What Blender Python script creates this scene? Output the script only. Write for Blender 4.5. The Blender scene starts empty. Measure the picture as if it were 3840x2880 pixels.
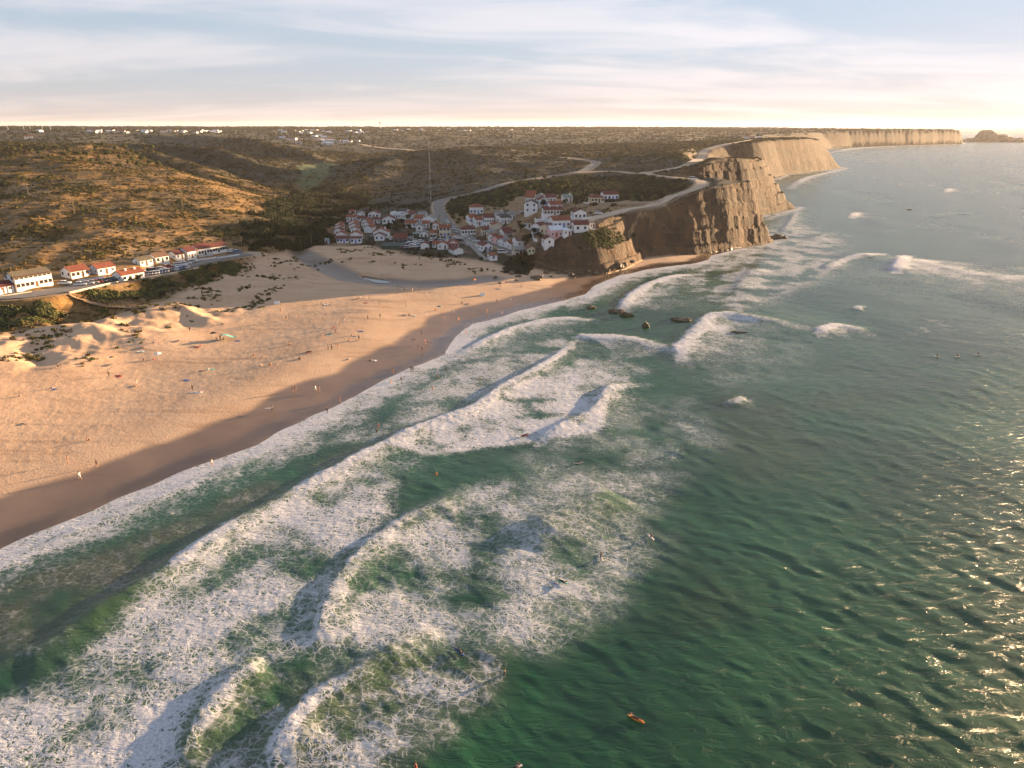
import bpy, bmesh, math, random
import numpy as np
from mathutils import Vector, Matrix

random.seed(7); rng = np.random.default_rng(7)
scene = bpy.context.scene
COL = scene.collection
R = math.radians

# ------------------------------------------------------------------ camera, sky, sun, exposure
CAM_H = 65.0
PITCH = R(20.08)
cam_data = bpy.data.cameras.new('camera'); cam = bpy.data.objects.new('camera', cam_data); COL.objects.link(cam)
cam.location = (0, 0, CAM_H); cam.rotation_euler = (R(90) - PITCH, 0, 0)
cam_data.sensor_width = 36.0; cam_data.lens = 24.955; cam_data.clip_start = 0.5; cam_data.clip_end = 90000
scene.camera = cam

SUN_EL = R(5.2); SUN_AZ = R(33.0)          # azimuth measured from +X towards +Y
sun_dir = Vector((math.cos(SUN_AZ) * math.cos(SUN_EL), math.sin(SUN_AZ) * math.cos(SUN_EL), math.sin(SUN_EL)))
sd = bpy.data.lights.new('sun', 'SUN'); sun = bpy.data.objects.new('sun', sd); COL.objects.link(sun)
sd.energy = 5.0; sd.angle = R(0.6); sd.color = (1.0, 0.66, 0.36)
sun.rotation_euler = (-sun_dir).to_track_quat('-Z', 'Y').to_euler()

world = bpy.data.worlds.new('World'); scene.world = world; world.use_nodes = True
wn = world.node_tree.nodes; wl = world.node_tree.links; wn.clear()
def N(nodes, typ, **kw):
    n = nodes.new(typ)
    for k, v in kw.items():
        if k == 'inp':
            for kk, vv in v.items(): n.inputs[kk].default_value = vv
        else: setattr(n, k, v)
    return n
wout = N(wn, 'ShaderNodeOutputWorld'); wbg = N(wn, 'ShaderNodeBackground'); wbg.inputs['Strength'].default_value = 0.112
sky = N(wn, 'ShaderNodeTexSky', sky_type='NISHITA', sun_disc=False, sun_elevation=SUN_EL, sun_rotation=R(90) - SUN_AZ,
        altitude=60.0, air_density=1.0, dust_density=0.15, ozone_density=6.0)
tc = N(wn, 'ShaderNodeTexCoord')
sep = N(wn, 'ShaderNodeSeparateXYZ'); wl.new(tc.outputs['Generated'], sep.inputs[0])
zz = N(wn, 'ShaderNodeMath', operation='ADD', inp={1: 0.10}); wl.new(sep.outputs['Z'], zz.inputs[0])
zm = N(wn, 'ShaderNodeMath', operation='MAXIMUM', inp={1: 0.03}); wl.new(zz.outputs[0], zm.inputs[0])
dx = N(wn, 'ShaderNodeMath', operation='DIVIDE'); wl.new(sep.outputs['X'], dx.inputs[0]); wl.new(zm.outputs[0], dx.inputs[1])
dy = N(wn, 'ShaderNodeMath', operation='DIVIDE'); wl.new(sep.outputs['Y'], dy.inputs[0]); wl.new(zm.outputs[0], dy.inputs[1])
cmb = N(wn, 'ShaderNodeCombineXYZ'); wl.new(dx.outputs[0], cmb.inputs[0]); wl.new(dy.outputs[0], cmb.inputs[1])
mp = N(wn, 'ShaderNodeMapping'); mp.inputs['Rotation'].default_value = (0, 0, R(-62)); mp.inputs['Scale'].default_value = (0.42, 0.95, 1)
mp.inputs['Location'].default_value = (3.1, 0.7, 0)
wl.new(cmb.outputs[0], mp.inputs[0])
cn = N(wn, 'ShaderNodeTexNoise', inp={'Scale': 1.0, 'Detail': 9.0, 'Roughness': 0.62, 'Distortion': 0.9}); wl.new(mp.outputs[0], cn.inputs['Vector'])
cn2 = N(wn, 'ShaderNodeTexNoise', inp={'Scale': 0.35, 'Detail': 3.0, 'Roughness': 0.5}); wl.new(mp.outputs[0], cn2.inputs['Vector'])
ca = N(wn, 'ShaderNodeMath', operation='ADD'); wl.new(cn.outputs[0], ca.inputs[0]); wl.new(cn2.outputs[0], ca.inputs[1])
cr = N(wn, 'ShaderNodeMapRange', interpolation_type='SMOOTHSTEP', inp={'From Min': 0.86, 'From Max': 1.22, 'To Min': 0.0, 'To Max': 0.7}); wl.new(ca.outputs[0], cr.inputs[0])
# thin cloud is lit by the same sky: paler and less saturated than the air behind it
skyc = N(wn, 'ShaderNodeGamma', inp={'Gamma': 0.28}); wl.new(sky.outputs[0], skyc.inputs['Color'])      # milky evening air: less contrast towards the sun
skyd = N(wn, 'ShaderNodeHueSaturation', inp={'Saturation': 0.9, 'Value': 1.0}); wl.new(skyc.outputs[0], skyd.inputs['Color'])
skyt = N(wn, 'ShaderNodeMixRGB', blend_type='MULTIPLY', inp={'Fac': 1.0, 'Color2': (1.13, 0.955, 0.965, 1)}); wl.new(skyd.outputs[0], skyt.inputs['Color1'])
hsv = N(wn, 'ShaderNodeHueSaturation', inp={'Saturation': 0.4, 'Value': 1.3}); wl.new(skyt.outputs[0], hsv.inputs['Color'])
ctint = N(wn, 'ShaderNodeMixRGB', blend_type='MULTIPLY', inp={'Fac': 1.0, 'Color2': (1.10, 0.98, 0.95, 1)}); wl.new(hsv.outputs[0], ctint.inputs['Color1'])
cmix = N(wn, 'ShaderNodeMixRGB', blend_type='MIX'); wl.new(cr.outputs[0], cmix.inputs['Fac']); wl.new(skyt.outputs[0], cmix.inputs['Color1']); wl.new(ctint.outputs[0], cmix.inputs['Color2'])
wl.new(cmix.outputs[0], wbg.inputs['Color']); wl.new(wbg.outputs[0], wout.inputs['Surface'])

scene.view_settings.view_transform = 'Standard'; scene.view_settings.look = 'None'
scene.view_settings.exposure = 2.45; scene.view_settings.gamma = 1.0
scene.view_settings.use_curve_mapping = False
scene.render.engine = 'CYCLES'
scene.cycles.use_denoising = True
try: scene.cycles.denoiser = 'OPENIMAGEDENOISE'
except Exception: pass
scene.cycles.max_bounces = 6; scene.cycles.volume_bounces = 0; scene.cycles.diffuse_bounces = 3; scene.cycles.glossy_bounces = 3
scene.cycles.transparent_max_bounces = 8

# ------------------------------------------------------------------ geometry of the view: sight lines used to survey the place
FS = 1533.4; CX, CY = 1106.0, 829.5
cT, sT = math.cos(PITCH), math.sin(PITCH)
def ray(x, y):
    a = (x - CX) / FS; b = (CY - y) / FS
    return np.array((a, cT + b * sT, -sT + b * cT))
def PZ(x, y, z=0.0):
    d = ray(x, y); t = (z - CAM_H) / d[2]; return (d[0] * t, d[1] * t, z)
def PY(x, y, Y):
    d = ray(x, y); t = Y / d[1]; return (d[0] * t, Y, CAM_H + d[2] * t)
def zA(x, y): return ((1200 + x * .22604) / 1.73599, (760 + y * .22604) / 1.73599)
def zB(x, y): return ((1640 + x * .17179) / 1.73599, (740 + y * .17179) / 1.73599)
def zC(x, y): return ((1920 + x * .18987) / 1.73599, (700 + y * .18987) / 1.73599)
def zD(x, y): return ((x * .25316) / 1.73599, (900 + y * .25316) / 1.73599)
def zE(x, y): return ((420 + x * .24412) / 1.73599, (880 + y * .24412) / 1.73599)

# ------------------------------------------------------------------ noise in numpy
_perm = np.random.default_rng(3).permutation(1024).astype(np.int64)
_perm = np.concatenate([_perm, _perm])
_ang = np.random.default_rng(5).random(1024) * 2 * np.pi
_gx, _gy = np.cos(_ang), np.sin(_ang)
def perlin(x, y):
    xi = np.floor(x).astype(np.int64); yi = np.floor(y).astype(np.int64)
    xf = x - xi; yf = y - yi
    u = xf * xf * xf * (xf * (xf * 6 - 15) + 10); v = yf * yf * yf * (yf * (yf * 6 - 15) + 10)
    def g(ix, iy, fx, fy):
        h = _perm[_perm[ix & 1023] + (iy & 1023)]
        return _gx[h] * fx + _gy[h] * fy
    n00 = g(xi, yi, xf, yf); n10 = g(xi + 1, yi, xf - 1, yf); n01 = g(xi, yi + 1, xf, yf - 1); n11 = g(xi + 1, yi + 1, xf - 1, yf - 1)
    a = n00 + u * (n10 - n00); b = n01 + u * (n11 - n01)
    return (a + v * (b - a)) * 1.5
def fbm(x, y, oct=4, gain=0.5):
    s = 0; a = 1.0
    for o in range(oct):
        s = s + a * perlin(x * 2 ** o + 17.3 * o, y * 2 ** o - 9.1 * o); a *= gain
    return s
def ridged(x, y, oct=4):
    s = 0; a = 1.0
    for o in range(oct):
        s = s + a * (1 - np.abs(perlin(x * 2 ** o + 31.7 * o, y * 2 ** o + 5.9 * o))); a *= 0.5
    return s / 1.9
def sstep(a, b, x):
    t = np.clip((x - a) / (b - a), 0, 1); return t * t * (3 - 2 * t)
def smin(a, b, k):
    h = np.clip(0.5 + 0.5 * (b - a) / k, 0, 1); return b + (a - b) * h - k * h * (1 - h)
def dist_poly(px, py, pts, vals=None, closed=False):
    """distance to a polyline, its side (+ = left of travel), interpolated values there, and whether past an end"""
    pts = np.asarray(pts, float); n = len(pts)
    best = np.full(px.shape, 1e18); side = np.zeros(px.shape); val = np.zeros(px.shape)
    segs = range(n if closed else n - 1)
    for i in segs:
        a = pts[i]; b = pts[(i + 1) % n]; d = b - a; L = d @ d + 1e-9
        t = np.clip(((px - a[0]) * d[0] + (py - a[1]) * d[1]) / L, 0, 1)
        ex = px - (a[0] + t * d[0]); ey = py - (a[1] + t * d[1]); q = ex * ex + ey * ey
        m = q < best
        best = np.where(m, q, best)
        side = np.where(m, np.sign(d[0] * (py - a[1]) - d[1] * (px - a[0])), side)
        if vals is not None: val = np.where(m, vals[i] + t * (vals[(i + 1) % n] - vals[i]), val)
    return np.sqrt(best), side, val
def inside(px, py, pts):
    r = np.zeros(px.shape, bool); n = len(pts)
    for i in range(n):
        x0, y0 = pts[i][:2]; x1, y1 = pts[(i + 1) % n][:2]
        if y0 == y1: continue
        c = ((y0 > py) != (y1 > py)) & (px < (x1 - x0) * (py - y0) / (y1 - y0) + x0)
        r ^= c
    return r
def soft_poly(px, py, pts, w):
    d, s, v = dist_poly(px, py, pts, closed=True)
    return sstep(-w, w, np.where(inside(px, py, pts), d, -d))

# ------------------------------------------------------------------ the shape of the land
coast = [(-160, -20), (-118, 40), (-97, 76), (-82.7, 98.3), (-74.6, 110.6), (-64.6, 125.7), (-54.3, 138.6), (-44.9, 156.7), (-36.8, 172.4),
         (-29.5, 189), (-19.5, 204), (-17, 222), (-13, 238), (-2, 249), (17, 270), (30, 284), (37, 300), (50, 322), (70, 339), (90, 350), (101, 362),
         (106, 375), (118, 388), (131, 399), (146, 411), (156, 421), (151, 436), (141, 470), (150, 505), (168, 528), (188, 545), (214, 574), (237, 599),
         (236, 630), (214, 700), (230, 800), (282, 880), (328, 925), (346, 952), (376, 1010), (450, 1090), (528, 1180), (531, 1240), (482, 1400), (560, 1700),
         (750, 1950), (880, 2080), (962, 2200), (1061, 2305), (1350, 2500), (1648, 2712), (1660, 2800), (1500, 3200), (1400, 4000), (1500, 6000), (1500, 40000)]
land_poly = coast + [(-40000, 40000), (-40000, -20)]
#  upland edge: (x, y, slope of the face above it)
cliff = [(-6, 334, 9), (6, 331, 0.9), (18, 322.5, 1.1), (31, 319, 1.0), (44, 325, 1.0), (54, 336, 1.2), (61, 349, 1.5), (69, 364, 1.8), (84, 371, 1.5), (97, 375, 2.0), (107, 382, 2.5),
         (118, 391, 2.8), (131, 402, 3.0), (145, 413, 2.9), (153, 421, 2.2), (149, 436, 1.6), (139, 470, 1.2), (147, 503, 0.9), (163, 530, 2.2), (186, 548, 2.3), (212, 577, 1.9), (234, 599, 1.15),
         (233, 630, 0.7), (208, 700, 0.9), (222, 800, 0.8), (272, 885, 0.8), (318, 930, 0.75), (338, 960, 2.0), (374, 1014, 2.2), (447, 1094, 2.0), (524, 1180, 1.1), (527, 1240, 0.7), (478, 1400, 0.8), (550, 1700, 0.8),
         (740, 1960, 0.8), (868, 2095, 0.9), (950, 2215, 1.0), (1055, 2312, 2.0), (1348, 2506, 2.2), (1640, 2712, 2.4), (1650, 2800, 1.2), (1490, 3200, 1.0), (1390, 4000, 1), (1490, 6000, 1), (1490, 40000, 1),
         (-40000, 40000, 9), (-40000, 345, 9), (-60, 340, 9)]
ctl = []
def cz(x, y, z): ctl.append(PZ(x, y, z))
def cy(x, y, Y): ctl.append(PY(x, y, Y))
def cw(x, y, z): ctl.append((x, y, z))
# beach and dunes
for q in [(0,1100,1.6),(200,1000,1.8),(450,900,2.0),(700,800,2.2),(900,720,2.2),(1050,650,2.2),(40,800,3.6),(170,770,3.6),(250,745,3.4),(420,700,3.2),(520,675,3.0),(620,660,2.8),(800,640,2.6),
          (1000,625,2.5),(1120,610,2.8),(1200,605,2.8),(0,745,6.5),(100,708,7.2),(200,695,7.4),(300,672,7),(380,645,6.2),(470,632,5.4),(560,615,4.4),(160,672,5),(300,632,5),(400,602,4.8),(0,695,6),
          (500,580,5.2),(560,560,5.6),(620,575,4.4),(700,585,2.6),(800,606,1.8),(900,618,2.0),(700,560,4.8),(800,555,5.4),(900,565,4.6),(1000,575,4.2),(1080,578,4.0),(620,545,6)]: cz(*q)
# road along the foot of the left hill
for q in [(0,640,10.5),(120,634,10),(260,606,9.5),(330,590,9),(450,556,8.4),(515,545,7.8),(570,540,7),(0,612,11),(60,605,11),(150,598,10.5),(230,590,10.5),(320,570,10),(400,553,9.4),(480,538,9),(540,528,8)]: cz(*q)
for q in [(605,518,7),(650,480,7),(690,440,7.5),(700,400,8.5),(690,370,10),(560,520,8.5),(640,440,8.5),(650,530,6.5),(690,520,6.5)]: cz(*q)
# left hill and the spurs behind it
for q in [(547,465,425),(493,438,455),(427,401,520),(353,365,600),(233,315,720),(120,318,700),(0,322,690),(150,317,710)]: cy(*q)
for q in [(-330,340,16),(-330,500,34),(-420,720,46),(-600,900,44),(-900,1500,48),(-1600,2500,52),(-300,262,12),(-190,400,19),(-130,400,13),(-250,440,27),
          (-300,790,20),(-420,830,28),(-240,800,13),(-190,760,10),(-150,700,9),(-420,1000,24),(-330,1000,16),(-250,960,11),(-200,900,9.5),(-450,1250,24),(-380,1400,22),(-180,1150,12),(-560,1100,30),
          (-120,650,8.5),(-125,550,8),(-200,620,13),(-160,560,9.5),(-115,480,8),(-280,700,20),(-170,1000,10),(-900,1200,40),(-700,800,44)]: cw(*q)
# village and the slope above it
for q in [(735,525,6),(755,470,8),(820,500,7),(900,470,10.5),(975,440,16),(970,545,5.6),(880,540,5.6),(1060,545,6),(1150,548,8),(1270,495,19),(1150,440,22.5),(1300,430,26.5),(1030,460,16),(990,490,10),(945,452,14),(960,425,18),(1000,412,20.5),(1050,405,22),
          (1090,500,10),(1140,500,13.5),(1190,500,16.5),(1210,470,20),(1100,470,14.5),(1180,525,12.5),(830,450,11),(1240,520,16.5)]: cz(*q)
for q in [(1120,425,455),(1200,400,520),(1320,395,480),(1400,400,470),(1440,435,392)]: cy(*q)
cw(140,424,34.5); cw(146,419,34); cw(122,406,33.5); cw(108,395,32.5); cw(96,388,30.5); cw(190,572,41); cw(203,590,40.5); cw(176,556,41.5); cw(160,542,42); cw(440,1112,46); cw(485,1155,45.5); cw(400,1060,46); cw(460,1180,45);  cw(85, 391, 27); cw(52, 372, 25); cw(35, 352, 19.5); cw(100, 402, 32); cw(131, 432, 34.5); cw(112, 432, 34); cw(128, 480, 38); cw(127, 452, 36); cw(20, 333, 13)
cw(59, 657, 27); cw(87, 780, 30); cw(101, 611, 29); cw(30, 600, 24); cw(133, 536, 38); cw(150, 560, 41); cw(186, 580, 40); cw(200, 620, 39); cw(180, 800, 39); cw(262, 935, 41); cw(366, 1090, 44.5); cw(430, 1150, 45); cw(470, 1180, 42)
# hill behind the village, plateau beyond
for q in [(934,328,900),(1009,322,950),(867,337,850),(813,366,750),(1134,331,900),(1217,343,840)]: cy(*q)
for q in [(-115,620,10),(-100,700,14),(-120,800,16),(-60,560,15),(-20,640,20),(-150,900,13),(-60,1250,24),(150,1200,29),(-200,1300,15),(-280,1500,20),(-150,1700,27),(100,1700,32),(500,1800,35),(900,2300,43),(1350,2560,45.5),(1600,2705,45.5),
          (-300,2000,33),(-800,2300,42),(0,2400,37),(500,2500,39),(0,3000,43),(900,3000,45),(-900,3200,48),(-2000,3500,54),(0,3700,49.5),(800,3700,49),(-1000,3900,51),(-3000,5000,55),(0,5500,46),(3000,6000,40),(-4000,2500,55),
          (300,1100,38),(200,950,35),(500,1400,43),(700,1800,41), (0,12000,25),(-9000,12000,25),(-9000,3000,50),(6000,12000,20),(-3000,8000,36),(2000,8000,34)]: cw(*q)
ctl = np.array(ctl, float)
def uv(x, y):
    return np.stack([x / (np.abs(y) + 60.0) * 2.2, np.log(np.abs(y) + 60.0) * 1.6], -1)
def tps_fit(c):
    p = uv(c[:, 0], c[:, 1]); n = len(p)
    d = np.linalg.norm(p[:, None] - p[None], axis=-1)
    K = np.where(d > 0, d * d * np.log(d + 1e-12), 0) + np.eye(n) * 0.0006
    Pm = np.c_[np.ones(n), p]; A = np.zeros((n + 3, n + 3)); A[:n, :n] = K; A[:n, n:] = Pm; A[n:, :n] = Pm.T
    return p, np.linalg.solve(A, np.r_[c[:, 2], 0, 0, 0])
_tp, _tw = tps_fit(ctl)
def tps(x, y):
    q = uv(x, y).reshape(-1, 2); out = np.zeros(len(q)); n = len(_tp)
    for s in range(0, len(q), 20000):
        qq = q[s:s + 20000]; d2 = ((qq[:, None, :] - _tp[None]) ** 2).sum(-1)
        out[s:s + 20000] = (0.5 * d2 * np.log(d2 + 1e-12)) @ _tw[:n] + _tw[n] + qq @ _tw[n + 1:]
    return out.reshape(x.shape)

def rows(spec):
    r = [spec[0][0]]
    for (a, b, st) in spec:
        while r[-1] < b: r.append(r[-1] * (1 + st))
    return np.array(r)
AZ = np.linspace(R(-50), R(43), 1020)
RAD = rows([(85, 180, .0042), (180, 320, .0036), (320, 620, .0024), (620, 1300, .004), (1300, 4500, .008), (4500, 14000, .05)])
GA, GR = np.meshgrid(AZ, RAD)           # rows: distance, columns: bearing
GX = GR * np.sin(GA); GY = GR * np.cos(GA)

# coarse lattice for the smooth part, then fine detail on top
_az = np.linspace(AZ[0], AZ[-1], 260); _lr = np.linspace(math.log(RAD[0]), math.log(RAD[-1]), 300)
_ca, _cl = np.meshgrid(_az, _lr); _cr = np.exp(_cl)
_base = tps(_cr * np.sin(_ca), _cr * np.cos(_ca))
def bil(tab, fx, fy):
    fx = np.clip(fx, 0, tab.shape[1] - 1.001); fy = np.clip(fy, 0, tab.shape[0] - 1.001)
    ix = fx.astype(int); iy = fy.astype(int); ax = fx - ix; ay = fy - iy
    return (tab[iy, ix] * (1 - ax) + tab[iy, ix + 1] * ax) * (1 - ay) + (tab[iy + 1, ix] * (1 - ax) + tab[iy + 1, ix + 1] * ax) * ay
BASE = bil(_base, (GA - _az[0]) / (_az[1] - _az[0]), (np.log(GR) - _lr[0]) / (_lr[1] - _lr[0]))

def ridge(spts, k_cam, k_back):
    w = np.array([PY(*q) for q in spts]); d, sd_, v = dist_poly(GX, GY, w[:, :2], w[:, 2])
    d = d * (1 + .22 * fbm(GX / 45, GY / 45, 3))
    return v - np.where(sd_ < 0, k_cam, k_back) * (np.sqrt(d * d + 64) - 8)
def smax(a, b, k): return -smin(-a, -b, k)
def gully(w, k):
    w = np.array(w, float); d, sd_, v = dist_poly(GX, GY, w[:, :2], w[:, 2]); d = d * (1 + .25 * fbm(GX / 40 + 5, GY / 40, 3)); return v + k * (np.sqrt(d * d + 36) - 6)
for gg in [([(-190,600,9),(-235,625,12),(-275,655,17),(-320,690,24),(-390,740,34)], .5), ([(-200,670,8.5),(-270,745,13),(-330,800,19),(-400,850,26),(-500,885,34)], .45), ([(-180,850,9.5),(-300,950,12),(-400,1020,19),(-540,1080,29)], .36), ([(-180,1150,11),(-330,1280,17),(-480,1400,25)], .3)]:
    BASE = smin(BASE, gully(*gg), 4.0)
for rg in [([(180,312,900),(310,311,900),(400,316,890),(465,320,880),(500,333,850),(550,348,820),(590,363,790),(620,385,740)], .48, .36),
           ([(300,292,1500),(425,292,1400),(555,303,1250),(600,313,1200),(650,325,1150),(700,348,1080),(722,358,1030)], .34, .30),
           ([(233,318,760),(320,328,740),(400,347,720),(450,373,690),(480,395,660)], .45, .5),
           ([(771,400,680),(813,366,750),(850,340,820),(934,328,880),(1009,322,930),(1134,331,880),(1217,343,830)], .20, .16),
           ([(233,315,720),(353,365,600),(427,401,520),(493,438,455),(547,465,425),(605,520,372)], .16, .55)]:
    BASE = smax(BASE, ridge(*rg), 4.0)
dco, sco, _ = dist_poly(GX, GY, coast)
in_land = inside(GX, GY, land_poly)
DCO = np.where(in_land, dco, -dco)
DCO = DCO + (fbm(GX / 14, GY / 14, 2) * 1.3 + perlin(GX / 45, GY / 45) * 2.0) * np.clip(1 - GR / 900, 0.15, 1)
cl = np.array(cliff); dcl, scl, slo = dist_poly(GX, GY, cl[:, :2], cl[:, 2], closed=True)
in_cl = inside(GX, GY, cl[:, :2])
DCL = np.where(in_cl, dcl, -dcl)

# masks in plan
def poly_s(pts): return [PZ(*p)[:2] for p in pts]
sand_poly = [(-160, 40)] + [c for c in coast[2:22]] + [(105, 374), (98, 374.5), (84, 370), (68, 362.5), (60, 348), (53, 335), (44, 324), (31, 318), (18, 321.5), (6, 331)] + \
    [PZ(x, y, z)[:2] for (x, y, z) in [(1120,572,5),(1060,560,6),(1000,553,6),(930,552,6),(880,548,6),(800,530,6),(735,532,6),(680,528,6.5),(610,545,6.5),(560,556,6),(525,575,5.5),(480,592,5),(440,615,5),(390,628,6),(330,650,6.5),(250,672,7),(170,690,7),(90,700,7),(30,715,6.5),(0,722,6.5)]] + [(-190, 190), (-230, 100)]
SAND = soft_poly(GX, GY, sand_poly, 4.0 + 2.5 * fbm(GX / 9, GY / 9, 3))
dune_poly = poly_s([(0,770,4),(60,790,4),(170,772,4),(250,745,4),(340,715,3.5),(440,698,3.4),(540,665,3),(600,640,3),(620,600,4),(700,560,5),(620,548,6),(520,572,5),(420,600,5),(300,640,5),(150,680,5),(0,700,6)]) + [(-200, 230), (-200, 190)]
DUNE = soft_poly(GX, GY, dune_poly, 7.0)
dune2 = soft_poly(GX, GY, poly_s([(700,555,5),(760,532,6),(900,548,6),(1000,556,6),(1080,560,6),(1100,585,4),(1000,590,3.6),(900,578,4),(790,570,4)]), 5.0)
hill_amp = sstep(0, 30, DCO - 70) * (1 - np.clip(SAND * 1.3, 0, 1))
vill = soft_poly(GX, GY, poly_s([(700,540,6),(700,460,8),(800,440,10),(900,430,13),(940,420,18),(1100,415,22),(1340,405,27),(1370,440,28),(1290,500,19),(1200,545,10),(1050,560,6),(850,555,6)]), 8.0)
leftroad = soft_poly(GX, GY, poly_s([(-60,660,10),(130,640,10),(270,607,9.5),(460,560,8.4),(560,540,7),(540,520,8),(400,540,9.5),(230,575,10.5),(100,588,11),(-60,595,11)]), 4.0)

LEFTM = sstep(25, -25, GX + 100 + (GY - 350) * .10 + 18 * fbm(GX / 40, GY / 40, 2))
Pz = BASE.copy()
near = np.clip(1.3 - GR / 1500, 0.25, 1)
calm = (1 - 0.8 * vill) * (1 - 0.85 * leftroad)
Pz += hill_amp * calm * (2.0 * fbm(GX / 60, GY / 60, 3) + 0.6 * fbm(GX / 13, GY / 13, 3) * near + 2.0 * (fbm(GX / 230, GY / 230, 2)) * sstep(380, 800, GR))
Pz += DUNE * (1 - leftroad) * (5.6 * (ridged(GX / 42 + .35 * perlin(GX / 25, GY / 25), GY / 30, 2) - 0.72) + .9 * fbm(GX / 14, GY / 14, 2) + .3 * fbm(GX / 5, GY / 5, 2))
Pz += dune2 * (1 - DUNE) * (1.3 * (ridged(GX / 16, GY / 12, 3) - 0.7) + .4 * fbm(GX / 5, GY / 5, 2))
Pz += SAND * (0.05 * fbm(GX / 6, GY / 6, 3) + 0.028 * fbm(GX / 1.5, GY / 1.5, 2) * sstep(14, 22, DCO))
# channel of the stream behind the beach
chan = [PZ(x, y, 2.2)[:2] for x, y in [(640, 556), (690, 575), (760, 598), (830, 606), (900, 612), (1000, 611), (1060, 604)]]
dch, _, _ = dist_poly(GX, GY, chan)
CHAN = np.exp(-(dch / 7.0) ** 2) * SAND
Pz -= 0.9 * CHAN
beach_prof = 0.042 * DCO + 0.010 * np.clip(DCO - 48, 0, None) ** 2 + 0.0006 * np.clip(DCO, 0, 60) ** 2
beach_prof = np.where(DCO < 0, 0.07 * DCO, beach_prof)
Zb = smin(Pz, np.where(in_cl, np.maximum(beach_prof, 0), beach_prof), 0.8)
# cliffs: gullied, with harder and softer beds
gul = np.where(GR < 520, ridged(GX / 40, GY / 40, 2), ridged(GX / 90, GY / 90, 2)) * .8 + .12; fine = fbm(GX / 6.5, GY / 6.5, 3)
amp = np.clip(GR / 700, 1, 1.7)
dd = np.clip(DCL + (gul - 0.62) * np.where(GR < 520, 5.0, 5.0) * amp + fine * .45 + .25 * fbm(GX / 3.2, GY / 3.2, 2) * (GR < 700), 0, None)
face = slo * dd
bed = face + 1.1 * (GR < 700) * np.sin(face * 0.9 + 2 * perlin(GX / 40, GY / 40)) + 0.35 * (GR < 700) * np.sin(face * 2.3)
face = np.where(slo > 5, face, np.maximum(bed, 0.0))
base_b = np.where(in_cl, np.clip(beach_prof, -6, 2.4), Zb)
rise = np.clip(Pz - base_b, 0, None)
Zc = base_b + np.where(slo > 5, rise, smin(rise, face, np.where(GR < 520, 2.5, 7.0)))
blend = sstep(-1.0, 2.0, DCL)
ZT = np.where(in_cl, np.where(slo > 5, np.minimum(Pz, np.maximum(beach_prof, Zb)), Zb * (1 - blend) + Zc * blend), Zb)
gy_, gx_ = np.gradient(ZT)
ds_r = np.gradient(RAD)[:, None]; ds_a = GR * (AZ[1] - AZ[0])
SLOPE = np.sqrt((gy_ / ds_r) ** 2 + (gx_ / ds_a) ** 2)
nearcl = np.exp(-np.clip(DCL, 0, None) / (30 * np.clip(GR / 500, 1, 3))) * in_cl * (slo < 5)
ROCK = np.clip(sstep(0.42, 0.85, SLOPE) * nearcl * 2.2, 0, 1)
WET = (.8 * sstep(18.5, 15.0, DCO + 2.4 * perlin(GX / 16, GY / 16) + 8.5 * sstep(35, 60, GX)) + .2 * sstep(9, 3, DCO + 2 * perlin(GX / 9, GY / 9))) * (GR < 420)
WET = np.maximum(WET * (1 - sstep(.1, .5, ROCK)) * (DCL < 1.5), 0.85 * sstep(0.2, 0.75, CHAN))

pond = [PZ(x, y, 1.35)[:2] for x, y in [(776, 596), (790, 594), (805, 597), (822, 600), (838, 604), (842, 608), (828, 609), (812, 608), (798, 604), (785, 601)]]
_pi = soft_poly(GX, GY, pond, 1.2); pond_z = float(np.percentile(ZT[(_pi > .3) & (_pi < .7)], 20)); ZT = ZT * (1 - _pi) + np.minimum(ZT, pond_z - .35) * _pi
# ------------------------------------------------------------------ roads cut into the land
roads = []       # (name, label-key, list of world xyz, width)
def zgrid(x, y):
    x = np.asarray(x, float); y = np.asarray(y, float)
    a = np.arctan2(x, y); r = np.hypot(x, y)
    fi = np.interp(r, RAD, np.arange(len(RAD)))
    return bil(ZT, (a - AZ[0]) / (AZ[1] - AZ[0]), fi)
def hit(x, y, lift=0.0):
    """where the sight line through (x, y) meets the ground"""
    d = ray(x, y); az = math.atan2(d[0], d[1]); g = math.hypot(d[0], d[1]); sl = d[2] / g
    f = (az - AZ[0]) / (AZ[1] - AZ[0]); i = int(np.clip(f, 0, len(AZ) - 2)); t = f - i
    h = ZT[:, i] * (1 - t) + ZT[:, i + 1] * t
    dz = CAM_H + sl * RAD - (h + lift)
    k = np.argmax(dz <= 0)
    if dz[k] > 0: k = len(RAD) - 1
    if k == 0: r = RAD[0]
    else: r = RAD[k - 1] + (RAD[k] - RAD[k - 1]) * dz[k - 1] / (dz[k - 1] - dz[k])
    x_, y_ = r * math.sin(az), r * math.cos(az)
    return Vector((x_, y_, float(zgrid(x_, y_))))
def catmull(p, step):
    p = [np.array(q, float) for q in p]; p = [2 * p[0] - p[1]] + p + [2 * p[-1] - p[-2]]; out = []
    for i in range(1, len(p) - 2):
        n = max(2, int(np.linalg.norm((p[i + 1] - p[i])[:2]) / step))
        for k in range(n):
            t = k / n
            out.append(0.5 * ((2 * p[i]) + (-p[i - 1] + p[i + 1]) * t + (2 * p[i - 1] - 5 * p[i] + 4 * p[i + 1] - p[i + 2]) * t * t + (-p[i - 1] + 3 * p[i] - 3 * p[i + 1] + p[i + 2]) * t ** 3))
    out.append(p[-2]); return np.array(out)
ROADM = np.zeros_like(ZT)
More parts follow.
